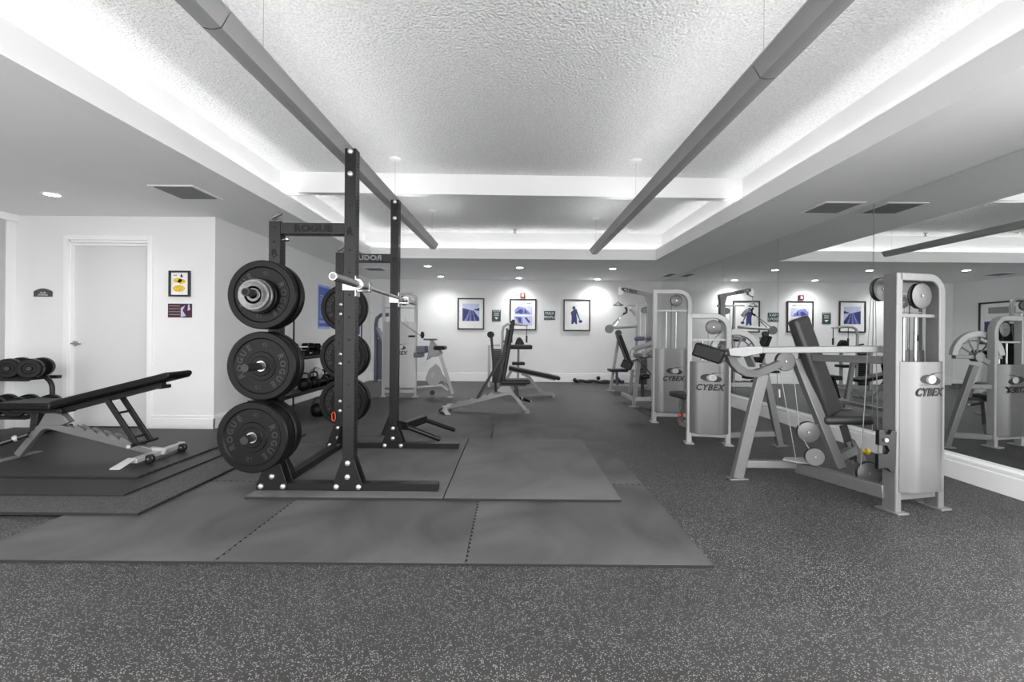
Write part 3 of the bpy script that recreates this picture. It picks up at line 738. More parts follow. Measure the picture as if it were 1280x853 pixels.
# barbell
xb, zb, y0 = -1.035, 1.434, 2.61
t_ = thing('barbell', 'bare silver olympic barbell resting in the rack cups', 'barbell', (xb, y0 + 1.1, zb))
MB().cyl((xb, y0 + .41, zb), (xb, y0 + 1.79, zb), .014, 20).build('shaft', 'steel', t_)
for a, b in ((y0, y0 + .415), (y0 + 1.785, y0 + 2.2)):
    g = MB(); g.cyl((xb, a, zb), (xb, b, zb), .025, 28); sl = g.build('sleeve', 'steel', t_, .002)
    yc = b if a == y0 else a; sgn = -1 if a == y0 else 1
    g = MB(); g.cyl((xb, yc, zb), (xb, yc + sgn * -.03, zb), .038, 28); g.cyl((xb, yc - sgn * .03, zb), (xb, yc - sgn * .10, zb), .022, 24, .018) ; g.build('sleeve_collar', 'steel', t_, .002)
    e = a if a == y0 else b
    MB().cyl((xb, e - .001, zb), (xb, e + .001, zb), .018, 20).cyl((xb, e - .0015, zb), (xb, e + .0015, zb), .007, 12).build('end_cap', 'greyiron', t_)

# ------------------------------------------------------------------ adjustable bench (built at origin, wheels towards +x)
def bench(label, loc, rz, ang, strut_x, hinge=(-.215, .43), blen=.95):
    b = thing('adjustable_bench', label, 'weight bench', (0, 0, 0), 'adjustable benches')
    g = MB(); g.rtube([(-.60, 0, .02), (-.43, 0, .235), (-.395, 0, .262), (-.35, 0, .268), (-.30, 0, .258), (.50, 0, .055)], .055, .05); g.build('spine', 'silver', b, .006)
    MB().bb(-.645, -.575, -.17, .17, 0, .012).build('front_foot', 'silver', b, .003)
    g = MB(); g.prism([(.46, -.02, .03), (.60, -.02, .03), (.62, -.02, .075), (.48, -.02, .09)], (0, .04, 0))
    g.beam((.545, -.27, .045), (.545, .27, .045), .065, .035); g.prism([(.575, -.27, .06), (.51, -.27, .06), (.44, -.36, .0), (.52, -.36, .0)], (0, 0, .012))
    g.prism([(.575, .27, .06), (.51, .27, .06), (.44, .36, .0), (.52, .36, .0)], (0, 0, .012)); g.build('rear_foot', 'white_metal', b, .004)
    for y in (-.17, .20):
        wl = MB().lathe([(.008, -.018), (.03, -.018), (.036, -.012), (.036, .012), (.03, .018), (.008, .018)], (.60, y, .036), (0, 1, 0), 24).build('wheel', 'dark', b)
        MB().cyl((.60, y - .021, .036), (.60, y + .021, .036), .011, 14).build('axle_cap', 'steel', wl)
    # serrated ladder
    pts = [(-.16, 0, .27), (-.14, 0, .235), (.42, 0, .095), (.42, 0, .12)]
    n = 6
    for k in range(n):
        x = .40 - k * .092; zz = .112 + (.40 - x) * .25
        pts += [(x, 0, zz + .022), (x - .035, 0, zz + .040), (x - .055, 0, zz + .04), (x - .06, 0, zz + .018)]
    for sy in (-.034, .027): MB().prism([V(p) + V((0, sy, 0)) for p in pts], (0, .006, 0)).build('ladder', 'silver', b)
    MB().prism([(-.42, -.03, .27), (-.24, -.03, .27), (-.17, -.03, .30), (-.24, -.03, .375), (-.36, -.03, .375)], (0, .06, 0)).build('pivot_bracket', 'silver', b, .004)
    g = MB(); g.beam((-.47, 0, .22), (-.45, 0, .41), .05, .055); g.build('seat_post', 'gunmetal', b, .004)
    g = MB(); g.beam((-.60, 0, .392), (hinge[0], 0, .392), .07, .035); g.cyl((hinge[0], -.07, .395), (hinge[0], .07, .395), .022, 16); g.build('seat_frame', 'gunmetal', b, .004)
    g = MB(); g.prism([(-.66, -.15, .425), (-.63, -.15, .41), (-.23, -.13, .41), (-.225, -.13, .47), (-.62, -.15, .475), (-.66, -.15, .46)], (0, .29, 0)); g.build('seat', 'vinyl', b, .015, 3)
    ca, sa = math.cos(ang), math.sin(ang); hx, hz = hinge
    R = M.Rotation(-ang, 3, 'Y')
    def L(d_, off): return V((hx + d_ * ca - off * sa, 0, hz + d_ * sa + off * ca))
    g = MB(); w2 = .14
    for sgn in (1,):
        a0, a1, a2, a3 = L(.0, 0), L(blen, 0), L(blen, .058), L(.0, .058)
        e0, e1 = L(blen + .03, .02), L(blen + .03, .05)
        g.prism([p + V((0, -w2, 0)) for p in (a0, a1, e0, e1, a2, a3)], (0, 2 * w2, 0))
    g.build('backrest', 'vinyl', b, .016, 3)
    g = MB(); g.beam(L(-.02, -.03), L(blen * .86, -.022), .065, .045, up=(-sa, 0, ca)); g.beam(L(blen * .86, -.04) + V((0, -.06, 0)), L(blen * .86, -.04) + V((0, .06, 0)), .03, .03); g.build('backrest_frame', 'gunmetal', b, .004)
    # struts
    top = L(blen * .42, -.04); zt = .112 + (.40 - strut_x) * .25 + .02
    g = MB()
    for y in (-.075, .075): g.beam(top + V((0, y, 0)), (strut_x, y, zt), .022, .04, up=(1, 0, .2))
    for f_ in (.3, .85):
        p = top.lerp(V((strut_x, 0, zt)), f_); g.cyl(p + V((0, -.075, 0)), p + V((0, .075, 0)), .010, 12)
    g.build('support_strut', 'gunmetal', b, .003)
    p = V((strut_x, 0, zt)); g = MB(); g.cyl(p + V((0, -.15, 0)), p + V((0, .15, 0)), .012, 14); g.build('lock_pin', 'dark', b)
    g = MB(); g.ball(p + V((0, -.155, 0)), .018, 12); g.build('pin_knob', 'white_metal', b)
    g = MB(); g.cyl((-.48, -.05, .20), (-.66, -.20, .12), .021, 16); hd = g.build('roller_handle', 'dark', b)
    MB().ball((-.535, -.095, .178), .026, 12).ball((-.67, -.205, .117), .022, 12).build('handle_knob', 'white_metal', b)
    b.location = loc; b.rotation_euler = (0, 0, rz)
    return b
b1_ = bench('black and silver adjustable bench with gently raised back on the left mats', (-3.50, 3.80, .056), .02, math.radians(14.5), .42)
MB().bb(-.24, -.20, -.0285, -.028, .235, .262).build('sticker', 'yellow', b1_)
bench('black and silver adjustable bench with upright back in front of back wall pictures', (-.40, 6.62, 0), PI, math.radians(99), .10, hinge=(-.235, .44), blen=.88)

# ------------------------------------------------------------------ dumbbells and racks
def dumbbell(name, label, r, L_, group, hexh=False):
    t_ = thing(name, label, 'dumbbell', (0, 0, 0), group)
    MB().cyl((0, -L_ / 2 + .02, 0), (0, L_ / 2 - .02, 0), .016, 14).build('handle', 'steel', t_)
    hw = L_ * .26
    for sg_ in (-1, 1):
        o = V((0, sg_ * (L_ / 2), 0))
        if hexh:
            MB().cyl(o - V((0, sg_ * hw, 0)), o, r, 6).build('head', 'bumper', t_, .012)
        else:
            a = [(.0, 0), (r * .25, 0), (r * .3, -.006), (r * .5, -.006), (r * .55, 0.0), (r * .9, 0), (r, -.012), (r, -hw + .012), (r * .9, -hw), (0, -hw)]
            MB().lathe([(x, y) for x, y in a], o, (0, sg_, 0), 32).build('head', 'bumper', t_)
            MB().cyl(o, o + V((0, sg_ * .006, 0)), r * .2, 16).build('end_bolt', 'gunmetal', t_)
    return t_
dr_ = thing('dumbbell_rack', 'dark steel two tier dumbbell rack left of the door', 'rack', (-5.2, 4.72, .0))
RX1 = -4.84
for y in (4.79,):
    pts = [(-5.65, y, .64), (RX1 - .14, y, .64)] + [tuple(v) for v in arc((RX1 - .14, y, .50), .14, PI / 2, 0, 8, (1, 0, 0), (0, 0, 1))] + [(RX1, y, .078)]
    MB().tube(pts, .022, 14).build('side_frame', 'gunmetal', dr_)
g = MB(); g.cyl((RX1, 4.56, .078), (RX1, 5.0, .078), .02, 12); g.build('foot', 'gunmetal', dr_)
for z in (.60, .215):
    g = MB()
    for y in (4.58, 4.90): g.bb(-5.68, RX1 - .06, y, y + .05, z, z + .035)
    for x in (-5.6, -5.0): g.bb(x, x + .04, 4.6, 4.93, z + .002, z + .03)
    g.build('shelf', 'gunmetal', dr_, .003)
d0 = dumbbell('dumbbell', '', .098, .37, 'round dumbbells on the left rack')
specs = [(36, 452, 4.50, .25, 'on upper tier of left rack, nearest the door'), (8.5, 452, 4.50, .25, 'on upper tier of left rack, second from the door'),
         (47, 498, 4.50, .3, 'on lower tier of left rack, nearest the door'), (18, 500, 4.50, .3, 'on lower tier of left rack, second from the door'), (-11, 500, 4.50, .3, 'on lower tier of left rack, cut by the photo edge')]
for i, (px, py, yc, rz, lb) in enumerate(specs):
    p = P(px, py, yc); z = .735 if py < 470 else .348
    rz = .52; p = V((p.x - .185 * math.sin(rz), yc + .185 * math.cos(rz), z)); lab = 'black round head dumbbell ' + lb
    if i == 0: d0.location = p; d0.rotation_euler = (0, 0, rz); d0['label'] = lab
    else: dup(d0, p, rz, lab)

# kettlebell rack along the left wall
kr = thing('kettlebell_rack', 'dark steel storage rack along left wall holding kettlebells', 'rack', (-3.1, 6.6, 0))
for y in (5.55, 7.95):
    MB().beam((-2.86, y, 0), (-3.2, y, 1.0), .05, .05, up=(0, 1, 0)).bb(-3.35, -2.8, y - .03, y + .03, 0, .04).build('side_frame', 'rack', kr, .004)
for (xa, xb_, z) in ((-3.2, -2.85, .27), (-3.32, -3.02, .73)):
    g = MB(); g.bb(xa, xb_, 5.5, 8.0, z, z + .02); g.bb(xb_ - .012, xb_, 5.5, 8.0, z, z + .05); g.build('shelf', 'rack', kr, .003)
def kettlebell(r, label, group='kettlebells along the left wall', m='bumper'):
    t_ = thing('kettlebell', label, 'kettlebell', (0, 0, 0), group)
    MB().lathe([(r * .55, 0), (r * .8, r * .2), (r * .97, r * .6), (r, r * .95), (r * .93, r * 1.35), (r * .75, r * 1.65), (r * .4, r * 1.85), (0, r * 1.9)], (0, 0, 0), (0, 0, 1), 28).build('body', m, t_)
    h_ = r * 1.75
    MB().tube([(-r * .5, 0, r * 1.6), (-r * .62, 0, h_ + r * .3), (-r * .5, 0, h_ + r * .72), (-r * .2, 0, h_ + r * .85), (r * .2, 0, h_ + r * .85), (r * .5, 0, h_ + r * .72), (r * .62, 0, h_ + r * .3), (r * .5, 0, r * 1.6)], r * .16, 10).build('handle', 'gunmetal', t_)
    return t_
k0 = kettlebell(.095, 'x'); p = PZ(393.7, 522, 0)
k0.location = (p.x, p.y + .09, 0); k0.rotation_euler = (0, 0, .5); k0['label'] = 'black kettlebell alone on the floor in front of the kettlebell rack'
ps = [(381, 'first from the near plates'), (392.5, 'second from the near plates'), (403, 'third from the near plates'), (413, 'fourth, half behind the far plates'), (422, 'fifth, behind the rack upright')]
for i, (px, lb) in enumerate(ps):
    X = -2.98; Y = X * F / (px - CX)
    dup(k0, (X, Y, .291), .6 + i * .3, 'black kettlebell on the low shelf, ' + lb)
# hex dumbbells piled on the upper shelf
hx = dumbbell('hex_dumbbell', '', .062, .30, 'hex dumbbells on the upper shelf', True)
ks = [(366, 0, .3), (375, 0, -.4), (384, 0, .5), (393, 0, -.5), (401, 0, .3), (379, 1, .6), (389, 1, -.3), (398, 1, .5)]
nm = ['leftmost of lower layer', 'second of lower layer', 'third of lower layer', 'fourth of lower layer', 'fifth of lower layer', 'left of upper layer', 'middle of upper layer', 'right of upper layer']
for i, (px, lay, rz) in enumerate(ks):
    X = -3.17; Y = X * F / (px - CX); p = V((X, Y, .806 + lay * .10)); lab = 'black hex dumbbell on upper shelf by left wall, ' + nm[i]
    if i == 0: hx.location = p; hx.rotation_euler = (0, 0, PI / 2 + rz); hx['label'] = lab
    else: dup(hx, p, PI / 2 + rz, lab)
g = MB(); g.ball((-3.0, 6.95, .50), .10, 20); g.mi = 1; g.ball((-3.0, 6.95, .50), .1012, 20, (.55, 1, 1)); 
mbll = solo(g, 'medicine_ball', ['white_metal', 'dark'], 'white and black medicine ball above kettlebells on the rack', 'ball')
MB().tube([(-3.05, 6.95, .405), (-2.95, 6.95, .396), (-2.95, 7.0, .396)], .006).bb(-3.12, -2.88, 6.83, 7.07, .385, .399).bb(-3.31, -3.12, 6.93, 6.97, .385, .399).build('ball_bracket', 'rack', kr)
g = MB(); g.cyl((-3.30, 6.86, 0.0), (-3.30, 6.86, 1.62), .014, 12); solo(g, 'wooden_dowel', 'gunmetal', 'thin dark upright bar leaning at left wall behind the near plates', 'exercise bar')

# ------------------------------------------------------------------ weight machines
def logo(par, o, n, w_, bold=True):
    """CYBEX word with the swoosh ring above, w_ = word width"""
    T4 = facing(o, n); g = MB()
    g.text('CYBEX', .35, M.Identity(4), .002, bold=.013, shear=.3, gap=1.12)
    xs_ = [v.x for v in g.v]; k_ = w_ / (max(xs_) - min(xs_)); mx_ = (max(xs_) + min(xs_)) / 2
    g.v = [T4 @ V(((v.x - mx_) * k_, v.y * k_ * 1.08, v.z)) for v in g.v]
    def pt(u, v): return T4 @ V((u * w_, v * w_, 0))
    # swoosh: left blade, right blade and tails
    def strip(pts):
        g.add([pt(u, v) for a in pts for (u, v) in (a[0], a[1])], [(2 * i, 2 * i + 2, 2 * i + 3, 2 * i + 1) for i in range(len(pts) - 1)])
    cx_, cy_ = .06, .36
    st = []
    for k in range(19):
        a = math.radians(95 + k * 8.5); wd = .17 * math.sin(PI * min(1, (k + .3) / 19)) ** 1.2 + .008
        ex, ey = math.cos(a), math.sin(a)
        st.append(((cx_ - .04 + (.17) * ex * 1.05, cy_ + .115 * ey), (cx_ - .04 + (.17 + wd * 1.2) * ex, cy_ + (.115 + wd * .5) * ey)))
    strip(st)
    strip([((.48, .56), (.48, .565)), ((.2, .525), (.2, .545)), ((cx_ - .05, .475), (cx_ - .05, .52))])
    st = []
    for k in range(17):
        a = math.radians(35 - k * 8.5); wd = .15 * math.sin(PI * min(1, (k + .3) / 17)) ** 1.2 + .008
        ex, ey = math.cos(a), math.sin(a)
        st.append(((cx_ + (.15) * ex, cy_ + .115 * ey), (cx_ + (.15 + wd * 1.2) * ex, cy_ + (.115 + wd * .5) * ey)))
    strip(st)
    strip([((-.42, .20), (-.42, .205)), ((-.1, .205), (-.1, .222)), ((cx_, .215), (cx_, .245))])
    lg = g.build('logo', 'black_print', par)
    g = MB(); g.add([pt(cx_ + .145 * math.cos(a), cy_ + .115 * math.sin(a)) for a in [2 * PI * k / 24 for k in range(24)]], [tuple(range(24))]); d_ = V(n).normalized() * .0006
    g.v = [v + d_ for v in g.v]; g.build('logo_badge', 'badge', par)
    g = MB(); g.text('fi', w_ * .18, facing(pt(cx_, cy_) + d_ * 2, n), .0004); g.build('logo_mark', 'greyp', par)

def tower(root, p0, p1, H, sz0, sz1, m='silver', sm='shroud', tw=.05, td=.08, rad=.12, flip=False, bulge=.035, logo_w=.2, logo_z=.8, out=-1, cross=(.0,), pul=(.068,)):
    p0, p1 = V((p0[0], p0[1], 0)), V((p1[0], p1[1], 0)); e = (p1 - p0).normalized(); n = V((e.y, -e.x, 0)); Wd = (p1 - p0).length
    up = V((0, 0, 1)); a, b = (p0, p1) if not flip else (p1, p0); ee = (b - a).normalized()
    g = MB(); pts = [a, a + up * (H - tw / 2)]
    # sharp first corner, rounded second
    g.rtube([a, a + up * H], tw, td, up=n)
    c = b - ee * rad + up * (H - tw / 2 - rad)
    g.rtube([a + up * (H - tw / 2)] + [c + up * rad] + arc(c, rad, PI / 2, 0, 8, ee, up)[1:] + [b], tw, td, up=n)
    g.build('tower_frame', m, root, .006)
    for q in (p0, p1):
        g = MB(); g.box(q + up * .006 + n * .0, (.09, .15, .012), M((e, n, up)).transposed()); g.build('foot_plate', m, root, .003)
    MB().beam(p0 + up * .10, p1 + up * .10, .05, .05).build('base_beam', m, root, .004)
    # crossbars + rods
    zc_ = H - .27
    g = MB(); g.beam(p0 + up * zc_, p1 + up * zc_, .03, .02); g.build('crossbar', m, root)
    for f_ in (.36, .64): MB().cyl(p0.lerp(p1, f_) + up * .12 - n * .03, p0.lerp(p1, f_) + up * zc_ - n * .03, .0095, 12).build('guide_rod', 'steel', root)
    MB().cyl(p0.lerp(p1, .5) + up * .3 - n * .03, p0.lerp(p1, .5) + up * (H - .1) - n * .03, .003, 8).build('cable', 'gunmetal', root)
    g = MB(); hs = (sz1 - sz0) * .62; nplt = 14
    for k in range(nplt): 
        z = sz0 + .02 + k * hs / nplt; g.box(p0.lerp(p1, .5) - n * .03 + up * (z + hs / nplt * .42), (Wd * .66, .07, hs / nplt * .84), M((e, n, up)).transposed())
    g.build('weight_stack', 'dark', root)
    # pulley
    for i, r_ in enumerate(pul):
        q = p0.lerp(p1, .62 if i == 0 else -.1) + up * (H - .14)
        pulley(root, q, n, r_)
    # bulged shroud
    N_ = 12; A, B = [], []
    off = n * (td / 2 + .002)
    for k in range(N_ + 1):
        t = k / N_; x = p0.lerp(p1, t) - e * 0; bq = bulge * min(1, math.sin(PI * t) * 1.7)
        A.append(x + off + n * bq)
    B = [x - n * .008 for x in A][::-1]
    g = MB(); g.prism([q + up * sz0 for q in A + B], up * (sz1 - sz0)); sh = g.build('shroud', sm, root, .002)
    if logo_w: logo(sh, p0.lerp(p1, .52) + off + n * (bulge + .002) + up * logo_z, n, logo_w)
    return e, n
def pulley(root, c, ax, r, th=.028, m='disc'):
    c = V(c); h2 = th / 2
    g = MB(); g.lathe([(0, -h2 - .003), (.010, -h2 - .003), (.011, -h2), (r * .93, -h2), (r * .95, -h2 + .001)], c, ax, 36)
    g.lathe([(r * .95, h2 - .001), (r * .93, h2), (.011, h2), (.010, h2 + .003), (0, h2 + .003)], c, ax, 36)
    pl = g.build('pulley', m, root)
    MB().lathe([(r * .95, -h2 + .001), (r, -h2), (r, -h2 + .006), (r * .88, 0), (r, h2 - .006), (r, h2), (r * .95, h2 - .001)], c, ax, 36).build('pulley_rim', 'dark', pl)
    MB().cyl(c - V(ax).normalized() * (h2 + .006), c + V(ax).normalized() * (h2 + .006), .007, 10).build('pulley_bolt', 'steel', pl)
def rod(root, a, b, r, m='greyp', name='cable', n=8): return MB().cyl(a, b, r, n).build(name, m, root)
def knob(root, c, r=.022, m='yellow', ax=(1, -.3, 0)):
    ax = V(ax).normalized(); g = MB(); g.lathe([(0, -.02), (r * .5, -.02), (r * .5, 0), (r, .004), (r, .018), (r * .6, .026), (0, .027)], c, ax, 18); return g.build('adjust_knob', m, root)
def footplate(root, p, rz=0, m='silver', s=(.15, .08)): return MB().box((p[0], p[1], .006), (s[0], s[1], .012), rotz(rz)).build('foot_plate', m, root, .003)

# ---- machine 1 (nearest)
m1 = thing('weight_machine', 'silver seated weight machine nearest the camera on the right, branded tower', 'exercise machine', (2.4, 3.1, 0), 'silver weight machines')
e1, n1 = tower(m1, (2.425, 2.905), (2.77, 2.985), 1.52, .135, .957, tw=.05, td=.085, rad=.10, bulge=.045, logo_w=.225, logo_z=.765, pul=(.084,))
pulley(m1, P(1101, 362, 3.02), n1, .078)
Lf = V((1.75, 3.54, 0))
g = MB(); g.beam(P(953, 467, 3.46), Lf + V((0, 0, .01)), .05, .085, up=(1, 0, .1)); g.build('front_leg', 'silver', m1, .006)
footplate(m1, Lf, .1)
J = V((2.23, 3.55, .115))
g = MB(); g.beam(Lf + V((.06, 0, .12)), J, .05, .055); g.build('base_tube', 'silver', m1, .005)
g = MB(); g.beam(J + V((0, 0, -.02)), V((2.41, 2.93, .115)), .06, .085); bt = g.build('base_tube', 'silver', m1, .005)
p = V((2.345, 3.10, .122)); MB().box(p, (.002, .07, .045), rotz(math.atan2(.18, .62) )).build('sticker', 'paper', bt)
g = MB(); g.prism([J + V((-.13, -.02, .035)), J + V((-.06, -.10, .035)), J + V((.08, -.14, .035)), J + V((.13, -.05, .035)), J + V((.05, .04, .035)), J + V((-.08, .04, .035))], (0, 0, .010)); g.build('junction_plate', 'white_metal', m1, .003)
ta, tb = P(995, 449, 3.50), P(1050, 586, 3.33)
g = MB(); g.beam(ta, tb, .06, .065, up=(1, 0, 0)); g.build('main_post', 'silver', m1, .006)
pn = V((.45, -.85, .30)).normalized()
top, bot = P(996, 404, 3.52), P(1036, 516, 3.46); up_ = (top - bot).normalized(); sd = up_.cross(pn).normalized(); pn = sd.cross(up_)
if pn.x < 0: pn = -pn
R1 = M((sd, up_, pn)).transposed(); L1 = (top - bot).length
MB().box((top + bot) / 2 + pn * .02 + up_ * .01, (.20, L1 + .05, .08), R1).build('backrest', 'vinylg', m1, .024, 3)
MB().box((top + bot) / 2 - pn * .025, (.13, L1 * .93, .02), R1).build('backrest_plate', 'silver', m1, .005)
sc_ = P(1059, 523, 3.42); Rs = M((V((.9, -.43, .06)).normalized(), V((.43, .9, 0)), V((-.06, 0, 1)))).transposed()
MB().box(sc_ - V((.02, 0, 0)), (.31, .27, .062), rotz(-.42) @ M.Rotation(-.08, 3, 'Y')).build('seat', 'vinylg', m1, .026, 3)
g = MB(); g.beam(P(1054, 532, 3.44), P(1067, 574, 3.40), .05, .05); g.build('seat_post', 'gunmetal', m1, .004)
g = MB(); g.beam(P(1061, 551, 3.42), P(1076, 577, 3.40), .062, .062); g.build('post_sleeve', 'silver', m1, .004)
g = MB(); g.beam(P(1045, 573, 3.36), P(1068, 562, 3.40), .05, .06); g.build('seat_brace', 'silver', m1, .004)
knob(m1, P(1082, 564.5, 3.38), .022)
for (x, y, Y, r) in ((1010, 540, 3.42, .078), (1018, 571, 3.33, .066), (1086, 591.5, 3.13, .078), (981, 452, 3.44, .073)): pulley(m1, P(x, y, Y), (-.25 if x > 1000 else 0, -1, 0), r)
g = MB(); g.beam(P(1021, 530, 3.42), P(1030, 546, 3.40), .05, .03); g.build('pulley_bracket', 'silver', m1, .003)
aR, aL = P(1109, 436.5, 3.0), P(940, 438, 3.18)
g = MB(); g.beam(aR, aL, .06, .044); g.build('lever_arm', 'silver', m1, .005)
g = MB(); g.prism([P(903, 437, 3.2), P(925, 434.5, 3.2), P(945, 434.5, 3.2), P(945, 443, 3.2), P(922, 447.5, 3.2), P(905, 446, 3.2)], (.0, -.09, .01)); g.build('arm_flange', 'silver', m1, .004)
g = MB(); g.beam(P(933, 441, 3.15), P(940, 457, 3.25), .05, .03); g.build('link', 'silver', m1, .004)
c = P(886, 441.5, 3.16)
MB().box(c, (.19, .13, .095), rotz(-.55) @ M.Rotation(.32, 3, 'Y')).build('roller_pad', 'vinyl', m1, .012, 3)
rod(m1, c, P(908, 442, 3.16), .014, 'steel', 'pad_rod', 12)
g = MB(); g.beam(P(1112, 450.5, 2.96), P(1000, 447, 3.52), .05, .05); g.build('upper_beam', 'silver', m1, .005)
pts = [P(*q) for q in ((911, 441, 3.16), (914, 451, 3.2), (921, 460, 3.24), (931, 466, 3.30), (943, 467.5, 3.36), (956, 463, 3.40), (974, 455, 3.43))]
g = MB(); g.rtube(pts, .055, .05); g.build('curved_arm', 'silver', m1, .005)
zz = lambda x, y: P(960 + x / 5.333, 510 + y / 5.333, 2.85)
out_ = [(742, 150), (775, 150), (788, 180), (815, 180), (828, 150), (860, 160), (850, 425), (822, 430), (800, 405), (772, 400), (735, 412), (738, 312), (795, 312), (812, 290), (795, 255), (740, 252)]
g = MB(); g.prism([zz(*q) for q in out_], (0, .03, 0)); g.build('handle_holder', 'dark', m1, .002)
MB().cyl(zz(782, 215), zz(782, 215) + V((0, -.012, 0)), .012, 14).build('bolt', 'bolt', m1)
for a, b in ((P(974, 459, 3.43), P(996, 580, 3.50)), (P(991, 457, 3.44), P(999, 534, 3.42)), (P(1004, 549, 3.42), P(1012, 562, 3.33)), (P(1089, 366, 3.02), P(1076, 584, 3.13)), (P(1094, 362, 3.05), P(1098, 580, 3.14))):
    rod(m1, a, b, .003)
e_ = P(967, 470, 3.4); MB().cyl(P(974, 487, 3.44), P(974.5, 497, 3.44), .007, 10).build('cable_stop', 'white_metal', m1)

# ---- machine 2
m2 = thing('weight_machine', 'silver weight machine in the middle with spoked arc cam and low branded tower', 'exercise machine', (2.2, 4.7, 0), 'silver weight machines')
e2, n2 = tower(m2, (1.84, 4.74), (2.205, 4.66), 1.345, .115, .85, m='white_metal', rad=.14, bulge=.05, tw=.05, td=.07, logo_w=.28, logo_z=.59, pul=(.075,))
L2 = V((2.72, 4.62, 0))
g = MB(); g.beam(P(954, 455, 4.55), L2 + V((0, 0, .01)), .05, .06, up=(1, 0, .1)); g.build('rear_leg', 'silver', m2, .005); footplate(m2, L2, .2)
g = MB(); g.beam((2.22, 4.66, .10), L2 + V((-.03, 0, .13)), .05, .055); g.build('base_tube', 'silver', m2, .005)
g = MB(); g.beam(P(913, 481, 4.66), P(962, 481, 4.64), .05, .05); g.build('middle_tube', 'silver', m2, .005)
cc = P(919, 444, 4.72)
g = MB(); g.sweep([cc + V((.245 * math.cos(a), 0, .24 * math.sin(a))) for a in [PI * (.02 + .96 * k / 20) for k in range(21)]], [(-.03, -.022), (.03, -.022), (.03, .022), (-.03, .022)], (0, 1, 0)); g.build('arc_cam', 'white_metal', m2, .004)
g = MB(); g.tube([cc + V((.19 * math.cos(a), .02, .17 * math.sin(a))) for a in [PI * (.0 + 1.0 * k / 16) for k in range(17)]], .008)
for a in (.2, .38, .56, .74): g.cyl(cc, cc + V((.22 * math.cos(PI * a), .02, .21 * math.sin(PI * a))), .008, 8)
g.lathe([(0, -.04), (.05, -.04), (.05, .04), (0, .04)], cc, (0, 1, 0), 20); g.build('cam_spokes', 'silver', m2)
g = MB(); g.beam(cc + V((-.24, 0, 0)), cc + V((.24, 0, 0)), .05, .04); g.beam(cc, V((2.22, 4.68, .86)), .05, .05); g.build('cam_support', 'silver', m2, .004)
MB().box(P(853, 494, 5.0), (.16, .30, .06), rotz(.2)).build('seat', 'vinylg', m2, .02, 3)
g = MB(); g.beam(P(853, 497, 5.05), P(850, 529, 5.05), .045, .045); g.beam(P(850, 529, 5.05), (2.05, 4.85, .1), .045, .045); g.build('seat_post', 'silver', m2, .004)
knob(m2, P(851, 519, 4.95), .02, 'orange', (-1, -.3, 0))
g = MB(); g.beam((1.86, 4.8, .45), P(856, 496, 5.15), .04, .04); g.build('seat_bracket', 'silver', m2, .004)

# ---- machine 3
m3 = thing('weight_machine', 'pale weight machine with tall branded tower, third from the camera', 'exercise machine', (2.0, 6.2, 0), 'silver weight machines')
e3, n3 = tower(m3, (1.83, 5.88), (2.27, 5.86), 1.71, .14, .955, m='white_metal', tw=.055, td=.06, rad=.14, bulge=.05, logo_w=.275, logo_z=.57, pul=(.075,))
a3 = P(798.5, 451, 6.95); f3 = PZ(792, 509, 0)
g = MB(); g.beam(a3, f3 + V((0, 0, .01)), .05, .06, up=(1, 0, .1)); g.build('front_leg', 'white_metal', m3, .005); footplate(m3, f3, .1, 'white_metal')
g = MB(); g.beam(P(791, 462, 7.5), P(786.5, 495, 7.6), .05, .05, up=(1, 0, .1)); g.build('rear_leg', 'white_metal', m3, .005)
g = MB(); g.beam(P(778, 492.5, 7.7), P(793, 499.5, 7.1), .05, .05); g.beam(P(794, 499, 7.1), P(816, 499, 7.0), .05, .06); g.beam(P(816, 499, 7.0), (1.9, 5.95, .1), .05, .05); g.build('base_tube', 'white_metal', m3, .004)
g = MB(); g.tube([P(*q) for q in ((816, 430, 6.3), (802, 433.5, 6.4), (793, 437, 6.5), (789.5, 442, 6.5), (790, 447, 6.5))], .036, 14); g.build('arm_pad', 'white_metal', m3)
g = MB(); g.tube([P(*q) for q in ((817, 437, 6.1), (810, 439, 6.15), (806, 442, 6.2), (807, 446, 6.2))], .034, 14); g.build('arm_pad', 'white_metal', m3)
g = MB(); g.cyl(P(788, 445, 6.6), P(818, 445, 6.4), .028, 14); g.build('lever_arm', 'silver', m3)
MB().box(P(784, 456, 6.6), (.15, .13, .12), rotz(-.4) @ M.Rotation(.4, 3, 'Y')).build('ankle_pad', 'vinyl', m3, .012)
rod(m3, P(790, 452, 6.6), P(799, 449, 6.7), .02, 'silver', 'pad_rod', 12)
rod(m3, P(797, 449, 6.6), P(818, 473, 6.0), .008, 'dark', 'cable')
g = MB(); g.box(P(803, 470, 7.2), (.14, .30, .07), rotz(.1)); g.build('seat', 'vinyl', m3, .02); 
g = MB(); g.beam(P(803, 471, 7.2), P(803, 499, 7.1), .05, .05); g.build('seat_post', 'gunmetal', m3, .003)

